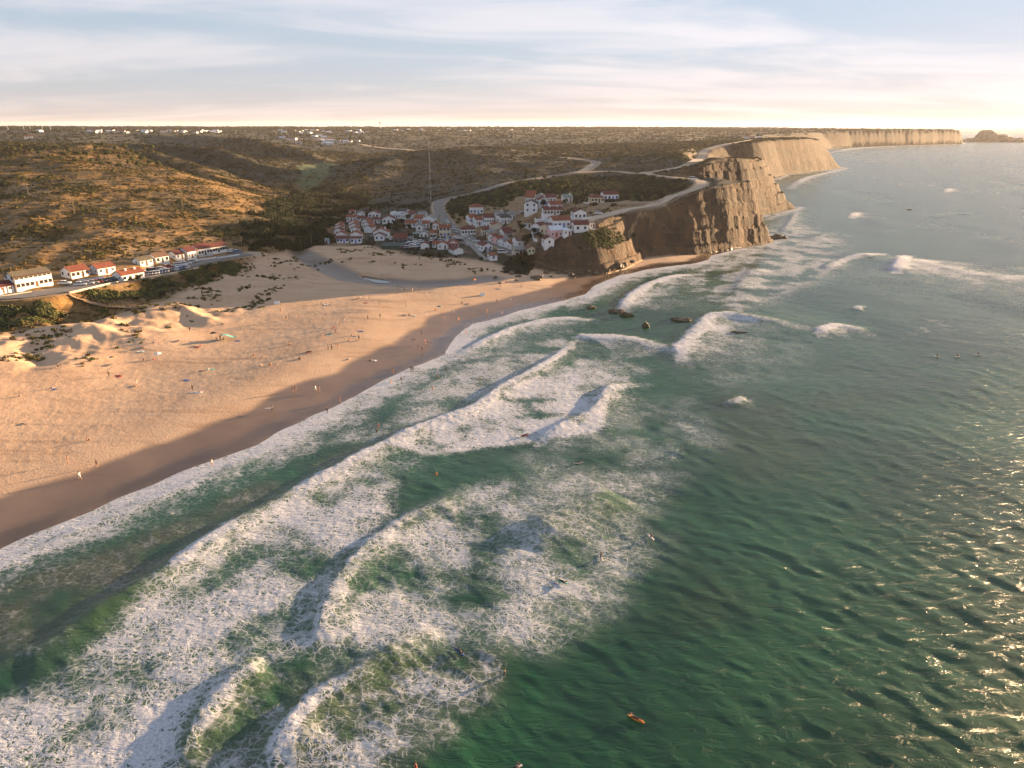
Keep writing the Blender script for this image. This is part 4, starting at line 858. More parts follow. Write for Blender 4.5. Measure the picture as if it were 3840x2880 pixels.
FRAMEC = {'white': plain('white paint', (.75, .75, .74), .6, .1), 'blue': plain('blue paint', (.10, .20, .50), .6, .15), 'brown': plain('brown wood', (.16, .08, .045), .7, .25), 'green': plain('green paint', (.10, .28, .22), .6, .15), 'dark': plain('dark paint', (.04, .04, .05), .6, .15)}
DOORC = FRAMEC
WIN = {}
def win_meshes(w, h, fr):
    k = (w, h, fr)
    if k not in WIN:
        b = MB(); t = .10
        b.box(-w / 2 - t, w / 2 + t, -.07, .05, -t, 0).box(-w / 2 - t, w / 2 + t, -.06, .05, h, h + t).box(-w / 2 - t, -w / 2, -.06, .05, 0, h).box(w / 2, w / 2 + t, -.06, .05, 0, h).box(-.03, .03, -.05, .05, 0, h)
        WIN[k] = (b.mesh('window', FRAMEC[fr]), MB().box(-w / 2, w / 2, -.03, .04, 0, h).mesh('pane', glass_mat))
    return WIN[k]
def add_window(t, x, y, z, ang, w=.95, h=1.1, fr='white'):
    f, p = win_meshes(w, h, fr); o = inst('window', f, t, (x, y, z), ang); inst('pane', p, o); return o
HOUSES = []
def house(spt, label, w, d, h, roof='y', rc='terracotta', rot=0.0, wc='white', pitch=.40, win=2, rows_=1, fr='white', door=True, chim=0, side=True, base=None, porch=False, name='house', parapet=False, up=0.0):
    """spt: where the middle of the facade meets the ground; local -Y is the facade; roof: ridge along 'x' or 'y', 'hip', 'flat' or 'mono'"""
    p = hit(*spt); th = R(rot); back = Vector((-math.sin(th), math.cos(th), 0)); c = p + back * (d / 2)
    zs = [float(zgrid(c.x + math.cos(th) * a * w / 2 - math.sin(th) * b * d / 2, c.y + math.sin(th) * a * w / 2 + math.cos(th) * b * d / 2)) for a in (-1, 1) for b in (-1, 1)]
    z0 = .65 * p.z + .35 * max(zs) + up; drop = min(z0 - min(zs) + .6, 2.4)
    t = thing(name, label, 'house', (c.x, c.y, z0), th); HOUSES.append((c.x, c.y, max(w, d)))
    X, Y = w / 2, d / 2; wm = plain('wall ' + wc, WALLC[wc], .8, .14, .5)
    b = MB(); mi = 0
    if roof in ('y',):
        rh = X * pitch * 2 * .5 * 2 * .5 + .0; rh = X * pitch * 1.15
        prof = [(-X, 0), (X, 0), (X, h), (0, h + rh), (-X, h)]
        f = [(x, -Y, z - (drop if z == 0 else 0)) for x, z in prof]; k = [(x, Y, z - (drop if z == 0 else 0)) for x, z in prof]
        b.poly(f); b.poly(k[::-1])
        for i in (1, 4): j = (i + 1) % 5; b.poly([f[j], f[i], k[i], k[j]])
    elif roof == 'x':
        rh = Y * pitch * 1.15; prof = [(-Y, 0), (Y, 0), (Y, h), (0, h + rh), (-Y, h)]
        f = [(-X, y, z - (drop if z == 0 else 0)) for y, z in prof]; k = [(X, y, z - (drop if z == 0 else 0)) for y, z in prof]
        b.poly(f[::-1]); b.poly(k)
        for i in (1, 4): j = (i + 1) % 5; b.poly([f[i], f[j], k[j], k[i]])
    else: b.box(-X, X, -Y, Y, -drop, h)
    if base: b.box(-X - .03, X + .03, -Y - .03, Y + .03, -drop, .45, 1)
    b.obj('wall', [wm, plain('wall ' + (base or 'white'), WALLC.get(base or 'white', (.55, .30, .12)), .8)], t)
    r = MB(); e = .35; rm = roof_mat(rc, ROOFC[rc]); th_ = .16; L = .02
    if roof == 'y':
        s = rh / X; r.slab([(-X - e, -Y - e, h - e * s + L), (0, -Y - e, h + rh + L), (0, Y + e, h + rh + L), (-X - e, Y + e, h - e * s + L)], -th_); r.slab([(0, -Y - e, h + rh + L + .004), (X + e, -Y - e, h - e * s + L), (X + e, Y + e, h - e * s + L), (0, Y + e, h + rh + L + .004)], -th_)
        rt = h + rh
    elif roof == 'x':
        s = rh / Y; r.slab([(-X - e, -Y - e, h - e * s + L), (X + e, -Y - e, h - e * s + L), (X + e, 0, h + rh + L), (-X - e, 0, h + rh + L)], -th_); r.slab([(-X - e, 0, h + rh + L + .004), (X + e, 0, h + rh + L + .004), (X + e, Y + e, h - e * s + L), (-X - e, Y + e, h - e * s + L)], -th_)
        rt = h + rh
    elif roof == 'hip':
        m_ = min(X, Y); rh = m_ * pitch * 1.15; rx, ry = (X - m_, 0) if X > Y else (0, Y - m_); zt_ = h + rh; ex, ey = X + e, Y + e; k = len(r.v)
        r.v += [(-ex, -ey, h), (ex, -ey, h), (ex, ey, h), (-ex, ey, h), (-rx - .01, -ry - .01, zt_), (rx + .01, ry + .01, zt_), (-ex, -ey, h - .15), (ex, -ey, h - .15), (ex, ey, h - .15), (-ex, ey, h - .15)]
        r.f += [(0, 1, 5, 4), (1, 2, 5), (2, 3, 4, 5), (3, 0, 4)] if X > Y else [(0, 1, 4), (1, 2, 5, 4), (2, 3, 5), (3, 0, 4, 5)]
        r.f += [(6, 7, 1, 0), (7, 8, 2, 1), (8, 9, 3, 2), (9, 6, 0, 3), (9, 8, 7, 6)]; r.mi += [0] * 9; rt = zt_
    elif roof == 'mono':
        rt = h + d * .16; r.slab([(-X - e, -Y - e, h + .05), (X + e, -Y - e, h + .05), (X + e, Y + e, rt), (-X - e, Y + e, rt)], -th_); b2 = MB().poly([(-X, Y, h), (X, Y, h), (X, Y, rt - .1), (-X, Y, rt - .1)][::-1]).poly([(X, -Y, h), (X, Y, h), (X, Y, rt - .1)]).poly([(-X, Y, h), (-X, -Y, h), (-X, Y, rt - .1)]); b2.obj('gable', wm, t)
    else:
        r.box(-X - .1, X + .1, -Y - .1, Y + .1, h + .003, h + .18); rt = h + .18
        if parapet: MB().box(-X - .1, X + .1, -Y - .12, -Y + .08, h + .183, h + .75).box(-X - .1, -X + .1, -Y + .083, Y, h + .183, h + .75).box(X - .1, X + .1, -Y + .083, Y, h + .183, h + .75).obj('parapet', wm, t)
    r.obj('roof', rm, t)
    for k in range(chim):
        q = MB().box(-.28, .28, -.28, .28, -.9, .75).box(-.36, .36, -.36, .36, .753, .9); q.obj('chimney', wm, t, (X * (.5 - .8 * k), Y * -.25 if roof == 'x' else 0.1, rt - .35))
    # openings
    dn = 1 if door else 0; n = win + dn
    for row in range(rows_):
        zz_ = .95 + row * 2.7
        for i in range(n):
            x = (-X + w * (i + .5) / n)
            if door and row == 0 and i == n // 2:
                q = MB().box(-.45, .45, -.05, .04, 0, 2.05).mesh('door', DOORC[fr if fr != 'white' else 'brown']); dd_ = inst('door', q, t, (x, -Y, .02)); MB().box(.28, .36, -.10, -.053, .95, 1.05).obj('handle', FRAMEC['dark'], dd_)
            else: add_window(t, x, -Y, zz_, 0, .95 if w > 5.5 else .75, 1.05, fr)
        if side:
            for sx_ in (-1, 1):
                for yy in ((-.25, .3) if d > 6 else (0,)): add_window(t, sx_ * X, yy * d, zz_, R(90) * sx_, .8, 1.0, fr)
    if porch:
        pr = MB().slab([(-X - .2, -Y - 2.4, h - .55), (X + .2, -Y - 2.4, h - .55), (X + .2, -Y - .36, h - .12), (-X - .2, -Y - .36, h - .12)], -.1); pr.obj('porch_roof', rm, t)
        for k in range(4):
            x = -X + w * k / 3; MB().box(x - .08, x + .08, -Y - 2.25, -Y - 2.09, -drop, h - .68).obj('post', FRAMEC['white'], t)
    return t
def sc(zone, x): return x * {'A': .22604, 'B': .17179, 'C': .18987, 'D': .25316, 'E': .24412}[zone]
ZN = {'A': zA, 'B': zB, 'C': zC, 'D': zD, 'E': zE}
def H(zone, x, y, wpx, label, d, h, roof='y', rc='terracotta', rot=0.0, **kw):
    if zone in 'DE': d *= .86; h *= .90; kw['wm'] = kw['wm'] * .88
    s_ = ZN[zone](x, y); p = hit(*s_); dep = p.y * cT + (CAM_H - p.z) * sT
    w = kw.pop('wm', None) or sc(zone, wpx) * dep / 2662.0 / max(.35, math.cos(R(rot)))
    if zone in 'ABC': w *= .93; d *= .90; h *= .94
    return house(s_, label, w, d, h, roof, rc, rot, **kw)
# left group of the village, from the beach inland
H('A', 378, 672, 205, 'low white cottage, maroon roof and blue-framed windows, left end of the front row', 5, 2.6, 'x', 'maroon', 4, fr='blue', win=3)
H('A', 597, 678, 190, 'white cottage with dark blue door and maroon lean-to roof, right of the front row end', 4, 2.7, 'mono', 'maroon', 4, fr='blue', win=2)
H('A', 595, 632, 190, 'tall white gabled house with orange roof directly behind the blue-door cottage', 8, 3.6, 'y', 'terracotta', 4, win=2, door=False)
H('A', 352, 612, 175, 'pinkish white gabled cottage behind the low blue-framed cottage', 7, 3.0, 'y', 'terracotta', 4, win=2)
H('A', 310, 545, 150, 'white gabled cottage with maroon roof, second in the leftmost stepped row', 7, 3.0, 'y', 'maroon', 4, win=1)
H('A', 318, 490, 140, 'white gabled cottage with red roof, third in the leftmost stepped row', 7, 3.0, 'y', 'terracotta', 4, win=1)
H('A', 322, 445, 130, 'small gabled cottage at the top of the leftmost stepped row', 7, 3.0, 'y', 'terracotta', 4, win=1)
H('A', 582, 520, 145, 'white gabled cottage with orange roof above the tall house, second in its row', 7, 3.0, 'y', 'terracotta', 4, win=1)
H('A', 562, 462, 150, 'white gabled cottage with orange roof, third above the tall house', 7, 3.0, 'y', 'terracotta', 4, win=1)
H('A', 556, 412, 165, 'wide orange-roofed cottage at the top of the middle stepped row', 7, 2.8, 'y', 'terracotta', 4, win=2)
H('A', 795, 500, 140, 'white windowless gabled cottage at the lower end of the right stepped row', 7, 3.2, 'y', 'terracotta', -14, win=0, door=False)
H('A', 772, 440, 135, 'white gabled cottage with red roof, second in the right stepped row', 7, 3.2, 'y', 'terracotta', -14, win=1)
H('A', 748, 388, 135, 'orange-roofed cottage at the top of the right stepped row', 7, 3.0, 'y', 'terracotta', -14, win=1)
H('A', 522, 318, 165, 'cottage with orange side roof at the inland edge of the left group', 6, 3.0, 'x', 'terracotta', 4, win=2, chim=1)
H('A', 530, 215, 95, 'tiny white cottage farthest back on the left of the village', 5, 2.8, 'x', 'terracotta', 0, win=2)
H('A', 672, 262, 130, 'white gabled house with grey ridge at the back of the left group', 7, 3.0, 'y', 'grey', 6, win=1)
H('A', 892, 262, 190, 'white house with broad low gable and two dark windows, rear of left group', 8, 3.0, 'y', 'maroon', 0, win=2, fr='dark')
H('A', 700, 312, 165, 'long low annex with maroon roof in the rear left group', 4, 2.3, 'x', 'maroon', 0, win=2)
H('A', 925, 352, 150, 'white house with maroon hipped roof beside the dark garden trees', 8, 2.8, 'hip', 'maroon', 8, win=2)
H('A', 1140, 352, 220, 'wide white gabled house with square dark window by the garden trees', 9, 3.0, 'y', 'maroon', 8, win=2, fr='dark')
H('A', 985, 632, 170, 'white cottage with bright blue shutters and maroon gabled roof by the dune', 5, 3.0, 'y', 'maroon', 4, fr='blue', win=2, door=False)
H('A', 1015, 590, 275, 'broad orange-roofed house with one chimney behind the blue-shuttered cottage', 8, 3.4, 'y', 'terracotta', 4, win=2, chim=1)
H('A', 1340, 650, 230, 'dark-fronted beach restaurant with brown-red tiled roof and posts', 7, 2.7, 'x', 'maroon', 3, wc='dark', win=3, porch=True)
H('A', 1505, 640, 80, 'small white flat annex on the right of the beach restaurant', 4, 2.2, 'flat', 'grey', 3, win=1)
H('A', 1590, 600, 115, 'dark green shed between restaurant and white two-window cottage', 5, 2.8, 'hip', 'greenish', 0, wc='green', win=0)
H('A', 1722, 598, 145, 'white gabled cottage with two dark windows facing the car park', 7, 2.8, 'y', 'grey', 0, win=2, door=False, fr='dark')
H('A', 1880, 600, 105, 'small red-roofed annex left of the cream two-storey house', 6, 3.2, 'x', 'terracotta', 0, win=2, fr='dark')
H('B', 165, 888, 255, 'cream two-storey house with dark balcony windows above the car park', 7, 5.2, 'x', 'terracotta', 0, wc='cream', win=2, rows_=2, fr='blue', chim=1)
H('A', 1255, 270, 190, 'long white terrace with flat roofs at the upper back of the village', 8, 3.2, 'flat', 'white', -18, win=3, parapet=True)
H('A', 1440, 285, 170, 'white gabled house on the right of the upper terrace', 8, 3.2, 'y', 'maroon', -18, win=2)
H('A', 1370, 225, 120, 'dark-roofed white house behind the upper terrace', 7, 3.0, 'x', 'dark', -18, win=2)
H('A', 1625, 355, 140, 'white house with low orange roof left of the road bend', 8, 3.0, 'x', 'terracotta', -10, win=2)
H('A', 1800, 358, 190, 'long white windowless gable wall near the curving road', 8, 3.2, 'y', 'grey', -10, win=0, door=False)
H('A', 1680, 290, 130, 'grey-roofed house at the rear near the curving road', 7, 3.0, 'x', 'grey', -10, win=1)
H('A', 1500, 415, 200, 'low orange-roofed house in the middle of the village garden', 6, 2.6, 'x', 'terracotta', -6, win=2)
H('A', 1650, 475, 120, 'white gabled cottage with one dark window right of the low orange roof', 6, 2.9, 'y', 'grey', 4, win=1, door=False, fr='dark')
H('A', 1762, 430, 115, 'small orange-roofed cottage behind the cream two-storey house', 6, 2.9, 'x', 'terracotta', 4, win=1, chim=1)
H('A', 1920, 455, 105, 'white gabled cottage with orange roof at the foot of the road bend', 6, 2.9, 'y', 'terracotta', 4, win=1)
H('A', 1735, 770, 140, 'little white gabled cottage at the seaward edge of the car park', 5, 2.6, 'y', 'maroon', 0, win=0, door=False)
H('A', 2035, 778, 185, 'white house with low gable between the car park and the dune', 6, 2.7, 'y', 'terracotta', 0, win=1)
H('A', 1918, 752, 110, 'orange-roofed wing joined to the low-gabled house by the dune', 5, 2.4, 'x', 'terracotta', 0, win=1)
H('B', 345, 1115, 230, 'orange-roofed house with open dark porch beside the car park', 6, 2.8, 'y', 'terracotta', 6, win=2, fr='dark', porch=True)
H('B', 470, 1245, 200, 'white gabled cottage with maroon roof standing out on the sand', 7, 2.4, 'y', 'maroon', 32, win=0, door=False)
# right group
H('B', 690, 830, 330, 'white house with maroon hipped roof beside the parked cars at the square', 8, 3.2, 'hip', 'maroon', 14, win=4, fr='dark')
H('B', 860, 385, 320, 'large white house with orange hipped roof and blue shutters above the village', 9, 4.2, 'hip', 'terracotta', 6, win=3, fr='blue', base='grey')
H('B', 785, 590, 140, 'orange-roofed cottage at the left end of the middle terrace', 8, 3.2, 'x', 'terracotta', 24, win=2, fr='blue')
H('B', 925, 640, 150, 'orange-roofed cottage, second in the middle terrace', 8, 3.4, 'x', 'terracotta', 24, win=2)
H('B', 1130, 600, 230, 'white house with dark red awning roof in the middle terrace', 8, 3.6, 'x', 'maroon', 12, win=3, parapet=False)
H('B', 1110, 700, 230, 'white terraced house with curved garden wall below the red awning', 6, 2.8, 'flat', 'white', 12, win=2, parapet=True)
H('B', 1375, 575, 190, 'tall white house with red and grey roof and a slim chimney', 8, 4.8, 'x', 'grey', 10, win=2, rows_=2, chim=1)
H('B', 1490, 600, 220, 'white gabled house with dark slate roof on the hillside', 7, 3.8, 'x', 'dark', 14, win=2, rows_=1)
H('B', 1640, 500, 150, 'white cottage with blue-grey roof behind the slate-roofed house', 7, 3.0, 'x', 'grey', 20, win=1)
H('B', 1320, 790, 220, 'tall beige gabled house with narrow orange roof in the village centre', 8, 4.6, 'y', 'terracotta', 14, wc='beige', win=1, door=False)
H('B', 1060, 850, 160, 'cream house with small maroon roof above the pergola', 6, 3.6, 'x', 'maroon', 12, wc='cream', win=2)
H('B', 1265, 920, 190, 'old beige house with grey pitched roof at the top of the street', 7, 3.4, 'y', 'grey', 28, wc='beige', win=1)
H('B', 1540, 870, 210, 'white house with maroon roof and open porch under the hill trees', 7, 3.0, 'x', 'maroon', 18, win=2, porch=True)
H('B', 1290, 975, 110, 'narrow white cottage with orange roof, first in the street row', 6, 2.9, 'x', 'terracotta', 38, win=1)
H('B', 1410, 1035, 150, 'pink cottage with orange roof in the street row', 7, 3.0, 'x', 'terracotta', 38, wc='pink', win=2)
H('B', 1550, 1095, 150, 'white cottage with grey roof below the pink cottage', 7, 3.0, 'x', 'grey', 38, win=2)
H('B', 1670, 1150, 150, 'white cottage with bright orange roof near the foot of the street', 7, 3.0, 'x', 'terracotta', 38, win=1)
H('B', 1850, 1140, 230, 'white house with brown roof tucked behind the cafe', 8, 3.2, 'x', 'brown', 20, win=1)
H('B', 1800, 1235, 270, 'cafe with dark open terrace front at the foot of the street', 5, 2.6, 'flat', 'grey', 14, wc='beige', win=3, fr='dark', porch=True)
H('B', 1110, 1180, 210, 'white gabled house with maroon roof beside the beach steps', 8, 3.0, 'y', 'maroon', 26, win=1, fr='dark')
H('B', 1235, 1385, 160, 'low white hut with pale pink roof at the edge of the sand', 5, 2.4, 'mono', 'terracotta', 20, win=1, fr='blue', door=False)
H('B', 2055, 1300, 170, 'small cream cottage with brown gable and green windows above the hedge', 6, 2.8, 'y', 'brown', 16, wc='cream', win=2, fr='green', door=False)
H('B', 935, 962, 200, 'dark pergola kiosk with flat brown roof by the square', 6, 2.6, 'flat', 'olive', 6, wc='dark', win=0, door=False)
H('B', 1150, 1235, 80, 'tiny blue-grey cabin in front of the house by the steps', 3, 2.2, 'flat', 'grey', 20, wc='blue', win=0)
H('A', 115, 692, 70, 'blue-grey beach cabin standing alone left of the front row', 3, 2.9, 'flat', 'grey', 6, wc='blue', win=0, door=True, side=False)
# upper right group
H('C', 370, 560, 280, 'big white two-storey house with dark roof on the left of the upper group', 8, 5.2, 'y', 'dark', -8, win=2, rows_=2, fr='blue', door=False)
H('C', 345, 345, 180, 'orange-roofed house behind the big two-storey house', 8, 3.2, 'x', 'terracotta', -6, win=2)
H('C', 595, 320, 165, 'white round-gabled house at the back of the upper group', 8, 3.4, 'y', 'grey', 4, win=0, door=False)
H('C', 775, 335, 210, 'white house with maroon roof at the right rear of the upper group', 8, 3.2, 'x', 'maroon', 14, win=2)
H('C', 375, 260, 200, 'house with faded pink roof at the very back of the upper group', 8, 3.0, 'x', 'terracotta', -4, win=2)
H('C', 630, 400, 220, 'white house with maroon roof between the two-storey house and the red one', 8, 3.4, 'y', 'maroon', 10, win=1, fr='blue')
H('C', 880, 500, 260, 'orange-roofed house directly behind the long maroon-roofed one', 7, 3.6, 'x', 'terracotta', 12, win=2)
H('C', 815, 590, 400, 'long white house with maroon roof, orange base and red windows', 7, 2.9, 'x', 'maroon', 10, win=5, fr='brown', chim=2)
H('C', 1345, 640, 260, 'white gabled house with maroon roof and shady porch by the dirt car park', 8, 3.4, 'y', 'maroon', 10, win=2, fr='dark', chim=0)
H('C', 985, 825, 370, 'white house with broad orange roof and blue trim near the cliff edge', 8, 3.8, 'x', 'terracotta', 18, win=3, fr='blue')
H('C', 1370, 905, 310, 'white house with maroon roof at the cliff edge, farthest right', 7, 3.2, 'x', 'maroon', 8, win=2, fr='dark', door=False)
H('C', 1590, 850, 110, 'small white flat-roofed outbuilding right of the cliff-edge house', 4, 2.3, 'flat', 'grey', 8, win=1)
H('C', 640, 985, 200, 'cream gabled house with orange corner trim and brown roof', 8, 3.8, 'y', 'brown', -34, wc='cream', win=2, fr='brown', door=False)
H('C', 470, 940, 180, 'white house with maroon roof left of the orange-trimmed house', 7, 3.6, 'y', 'maroon', -34, win=2, fr='blue')
H('C', 880, 1030, 260, 'pink-gabled house with pale white roof near the cliff edge', 8, 3.4, 'x', 'white', 12, wc='pink', win=2, fr='white')
H('C', 1100, 985, 160, 'white house with pale hipped roof beside the pink house', 6, 2.8, 'hip', 'white', 14, win=1)
H('C', 740, 1195, 200, 'white gabled cottage with maroon roof just above the eroded bank', 6, 3.0, 'y', 'maroon', 14, win=1, fr='brown', door=False)
H('C', 310, 845, 140, 'small brown-roofed cottage among dark hill trees', 6, 2.8, 'x', 'brown', -6, win=1)
H('C', 600, 800, 270, 'white flat-roofed house with parapet behind the orange-trimmed house', 6, 3.0, 'flat', 'white', 6, win=2, parapet=True)
H('C', 1110, 315, 190, 'low house with greenish roof and white gable on the dark slope', 7, 2.6, 'x', 'greenish', 10, win=1, chim=1)
H('C', 1690, 325, 280, 'cream house with maroon hipped roof on the open hilltop', 7, 3.0, 'hip', 'maroon', 10, wc='cream', win=3, fr='dark')
H('C', 1960, 268, 320, 'white hilltop house with maroon ridge roof and blue plinth', 7, 3.2, 'x', 'maroon', 12, win=3, fr='blue')
# street at the foot of the left hill
H('D', 530, 705, 0, 'large two-storey white house with grey-brown roof at the left end of the street', 8, 4.7, 'x', 'olive', 60, wm=14.0, wc='white', win=7, rows_=2, fr='brown')
H('D', 60, 806, 0, 'low white house cut by the left edge of the picture', 7, 2.6, 'x', 'maroon', 60, wm=8.0, win=2)
H('D', 1205, 556, 0, 'small white house with orange roof, second along the left street', 8, 2.8, 'x', 'terracotta', 60, wm=8.0, win=3, fr='brown')
H('D', 1595, 512, 0, 'small white house with orange roof set back behind parked cars, third along left street', 7, 2.8, 'x', 'terracotta', 60, wm=8.0, win=2)
H('D', 1985, 596, 0, 'white roadside cottage with bright orange roof and two white chimneys', 7, 2.8, 'x', 'terracotta', 60, wm=10.5, win=3, chim=2)
H('E', 545, 496, 0, 'small white house with brownish roof, first shaded house of the left street', 6, 2.6, 'x', 'olive', 60, wm=6.5, win=2)
H('E', 790, 450, 0, 'white house with brown-red roof and dark round windows on the left street', 7, 2.8, 'x', 'brown', 60, wm=7.0, win=2, fr='dark')
H('E', 1060, 402, 0, 'white house with maroon roof and plain long side wall on the left street', 7, 2.6, 'x', 'maroon', 60, wm=4.6, win=1)
H('E', 1245, 388, 0, 'taller white maroon-roofed house in the middle of the shaded row', 8, 3.5, 'x', 'maroon', 60, wm=5.0, win=2)
H('E', 1445, 335, 0, 'white row house with maroon roof and five dark windows', 8, 3.4, 'x', 'maroon', 60, wm=8.5, win=4, fr='dark', base='grey')
H('E', 1650, 288, 0, 'long white row house at the valley end of the left street', 7, 3.0, 'x', 'maroon', 60, wm=10.5, win=6, fr='dark')

# net court and garden walls
def wall_run(name, spts, label, h=.9, th=.3, col='white', cat='wall', step=2.0, sink=.8):
    pts = [hit(*p) for p in spts]; b = MB(); c = catmull([tuple(p)[:2] + (0,) for p in pts], step)
    for i in range(len(c) - 1):
        a, e = c[i], c[i + 1]; d = e - a; n = np.array((-d[1], d[0], 0)); n /= np.linalg.norm(n) + 1e-9; n *= th / 2; za, ze = float(zgrid(a[0], a[1])), float(zgrid(e[0], e[1])); k = len(b.v)
        for (p, z, sg) in ((a, za, -1), (e, ze, -1), (e, ze, 1), (a, za, 1)): b.v += [(p[0] + sg * n[0], p[1] + sg * n[1], z - sink), (p[0] + sg * n[0], p[1] + sg * n[1], z + h)]
        b.f += [(k, k + 2, k + 3, k + 1), (k + 4, k + 6, k + 7, k + 5), (k + 1, k + 3, k + 5, k + 7)] + ([(k + 6, k, k + 1, k + 7)] if i == 0 else []) + ([(k + 2, k + 4, k + 5, k + 3)] if i == len(c) - 2 else []); b.mi += [0] * (len(b.f) - len(b.mi))
    o = b.obj(name, plain('wall ' + col, WALLC[col], .8, .14, .5)); return tag(o, label, cat)
wall_run('retaining_wall', [zD(1025, 790), zD(1300, 730), zD(1550, 672), zD(1790, 622)], 'low cream parapet wall curving along the sunny end of the left street', .55, .5, 'cream')
wall_run('retaining_wall', [zD(-30, 850), zD(120, 832), zD(330, 800), zD(470, 780)], 'cream roadside wall below the large two-storey house', .5, .4, 'cream')
wall_run('retaining_wall', [zE(590, 655), zE(800, 615), zE(980, 585), zE(1140, 552), zE(1330, 512)], 'pale kerb wall along the shaded row of parked cars', .35, .35, 'cream')
wall_run('garden_wall', [zE(1620, 372), zE(1760, 352), zE(1960, 322)], 'white garden wall at the valley end of the left street', .7, .3)
wall_run('garden_wall', [zE(1300, 410), zE(1420, 390), zE(1560, 375), zE(1600, 365)], 'white front wall of the shaded row houses', .8, .3)
wall_run('garden_wall', [zD(1170, 625), zD(1390, 600), zD(1530, 560)], 'white yard wall behind the sunlit parked cars', 1.0, .3)
wall_run('garden_wall', [zD(-20, 830), zD(100, 790), zD(230, 760), zD(280, 745)], 'tall white yard wall beside the low house at the left edge', 1.6, .35)
wall_run('garden_wall', [zB(500, 770), zB(520, 830), zB(600, 870), zB(750, 870)], 'curved white forecourt wall of the hipped house at the square', .8, .25)
wall_run('garden_wall', [zB(960, 660), zB(980, 720), zB(1110, 740), zB(1200, 700)], 'curved white terrace wall in the middle of the village', 1.2, .25)
wall_run('garden_wall', [zC(610, 600), zC(700, 640), zC(830, 625)], 'white slanting garden wall below the orange-based house', 1.2, .25)
wall_run('garden_wall', [zC(1180, 645), zC(1380, 650), zC(1570, 635)], 'long white terrace wall below the porch house by the dirt car park', .9, .3)
wall_run('garden_wall', [zB(830, 1060), zB(900, 1130), zB(1000, 1200)], 'white stair wall beside the steps down to the beach', 1.0, .25)
wall_run('garden_wall', [zB(240, 1185), zB(340, 1225), zB(430, 1265)], 'low white wall of the cottage standing on the sand', .8, .25)
wall_run('garden_wall', [zC(410, 990), zC(430, 1070), zC(500, 1090)], 'curved white terrace wall below the orange-trimmed house', 1.4, .25)
wall_run('garden_wall', [zC(1410, 322), zC(1530, 330)], 'pale low wall on the left of the cream hilltop house', .6, .3)
cn_ = hit(*zA(1205, 775)); t = thing('net_court', 'dark green netted court beside the dune below the village', 'court', cn_, R(4))
nm = plain('green netting', (.05, .085, .07), .9, .3, 2)
MB().box(-5.5, 5.5, 5.9, 6.0, 0, 2.4).obj('net', nm, t); MB().box(-5.5, -5.4, 0, 5.89, 0, 2.4).obj('net', nm, t); MB().box(5.4, 5.5, 0, 5.89, 0, 2.4).obj('net', nm, t); MB().box(-5.39, 5.39, 0, .1, -.8, 1.6).obj('net', nm, t); MB().slab([(-5.6, -.1, 1.75), (5.6, -.1, 1.75), (5.6, 6.1, 2.6), (-5.6, 6.1, 2.6)], -.06).obj('net_roof', nm, t)
for k in range(5): MB().tube([(-5.3 + 2.65 * k, -.05, -.6), (-5.3 + 2.65 * k, -.05, 2.0)], .06).obj('post', FRAMEC['dark'], t)

# ------------------------------------------------------------------ cars
tyre_mat = plain('tyre rubber', (.025, .025, .026), .85, .2); rim_mat = plain('wheel rim', (.35, .35, .36), .4, .1, metal=.6); lamp_mat = plain('lamp glass', (.6, .6, .58), .2, .05); tail_mat = plain('tail lamp', (.35, .02, .02), .3, .05)
PAINT = {'white': (.72, .73, .74), 'silver': (.42, .43, .45), 'grey': (.18, .19, .20), 'black': (.022, .023, .026), 'dark blue': (.03, .055, .12), 'blue': (.06, .16, .32), 'red': (.32, .03, .03), 'beige': (.45, .40, .32)}
def paint(c):
    k = 'car paint ' + c
    if k not in MATS:
        t = NT(k); t.bsdf(t.mix(t.rng(t.noise(3, 3), .3, .7), PAINT[c], tuple(v * .85 for v in PAINT[c])), .28, spec=.5, Coat_Weight=.5); MATS[k] = t.m
    return MATS[k]
def loft(prof, width, inset):
    """side profile (x, z) swept across the car with tucked-in edges"""
    b = MB(); n = len(prof); cols = [(-width / 2, inset), (-width / 2 * .93, 0), (width / 2 * .93, 0), (width / 2, inset)]; cx_ = sum(p[0] for p in prof) / n; cz_ = sum(p[1] for p in prof) / n
    for y, ins in cols: b.v += [(cx_ + (x - cx_) * (1 - ins), y, cz_ + (z - cz_) * (1 - ins)) for x, z in prof]
    for j in range(3):
        for i in range(n): k = (i + 1) % n; b.f.append((j * n + i, j * n + k, (j + 1) * n + k, (j + 1) * n + i))
    b.f += [tuple(range(n))[::-1], tuple(range(3 * n, 4 * n))]; b.f = [f[::-1] for f in b.f]; b.mi = [0] * len(b.f); return b
BODY = [(-2.1, .32), (2.1, .30), (2.15, .55), (2.05, .78), (1.15, .92), (.95, .95), (-1.75, .98), (-2.08, .90), (-2.15, .55)]
CABIN = [(1.1, .90), (.35, 1.38), (-1.25, 1.40), (-1.95, .93)]
ROOF_ = [(.42, 1.36), (.30, 1.46), (-1.20, 1.48), (-1.36, 1.38)]
VBODY = [(-2.4, .35), (2.3, .33), (2.35, .6), (2.25, .95), (1.65, 1.12), (1.45, 1.15), (-2.35, 1.15), (-2.45, .6)]
VCAB = [(1.6, 1.10), (1.0, 1.82), (-2.3, 1.84), (-2.36, 1.10)]; VROOF = [(1.1, 1.78), (.9, 1.95), (-2.25, 1.97), (-2.36, 1.80)]
CARM = {}
def car_meshes(c, van=False):
    k = (c, van)
    if k not in CARM:
        w = 1.78 if not van else 1.95
        CARM[k] = (loft(VBODY if van else BODY, w, .06).mesh('body', paint(c)), loft(VCAB if van else CABIN, w * .90, .10).mesh('window_band', glass_mat), loft(VROOF if van else ROOF_, w * .80, .08).mesh('roof', paint(c)))
    return CARM[k]
_t = MB()
for j in range(12): pass
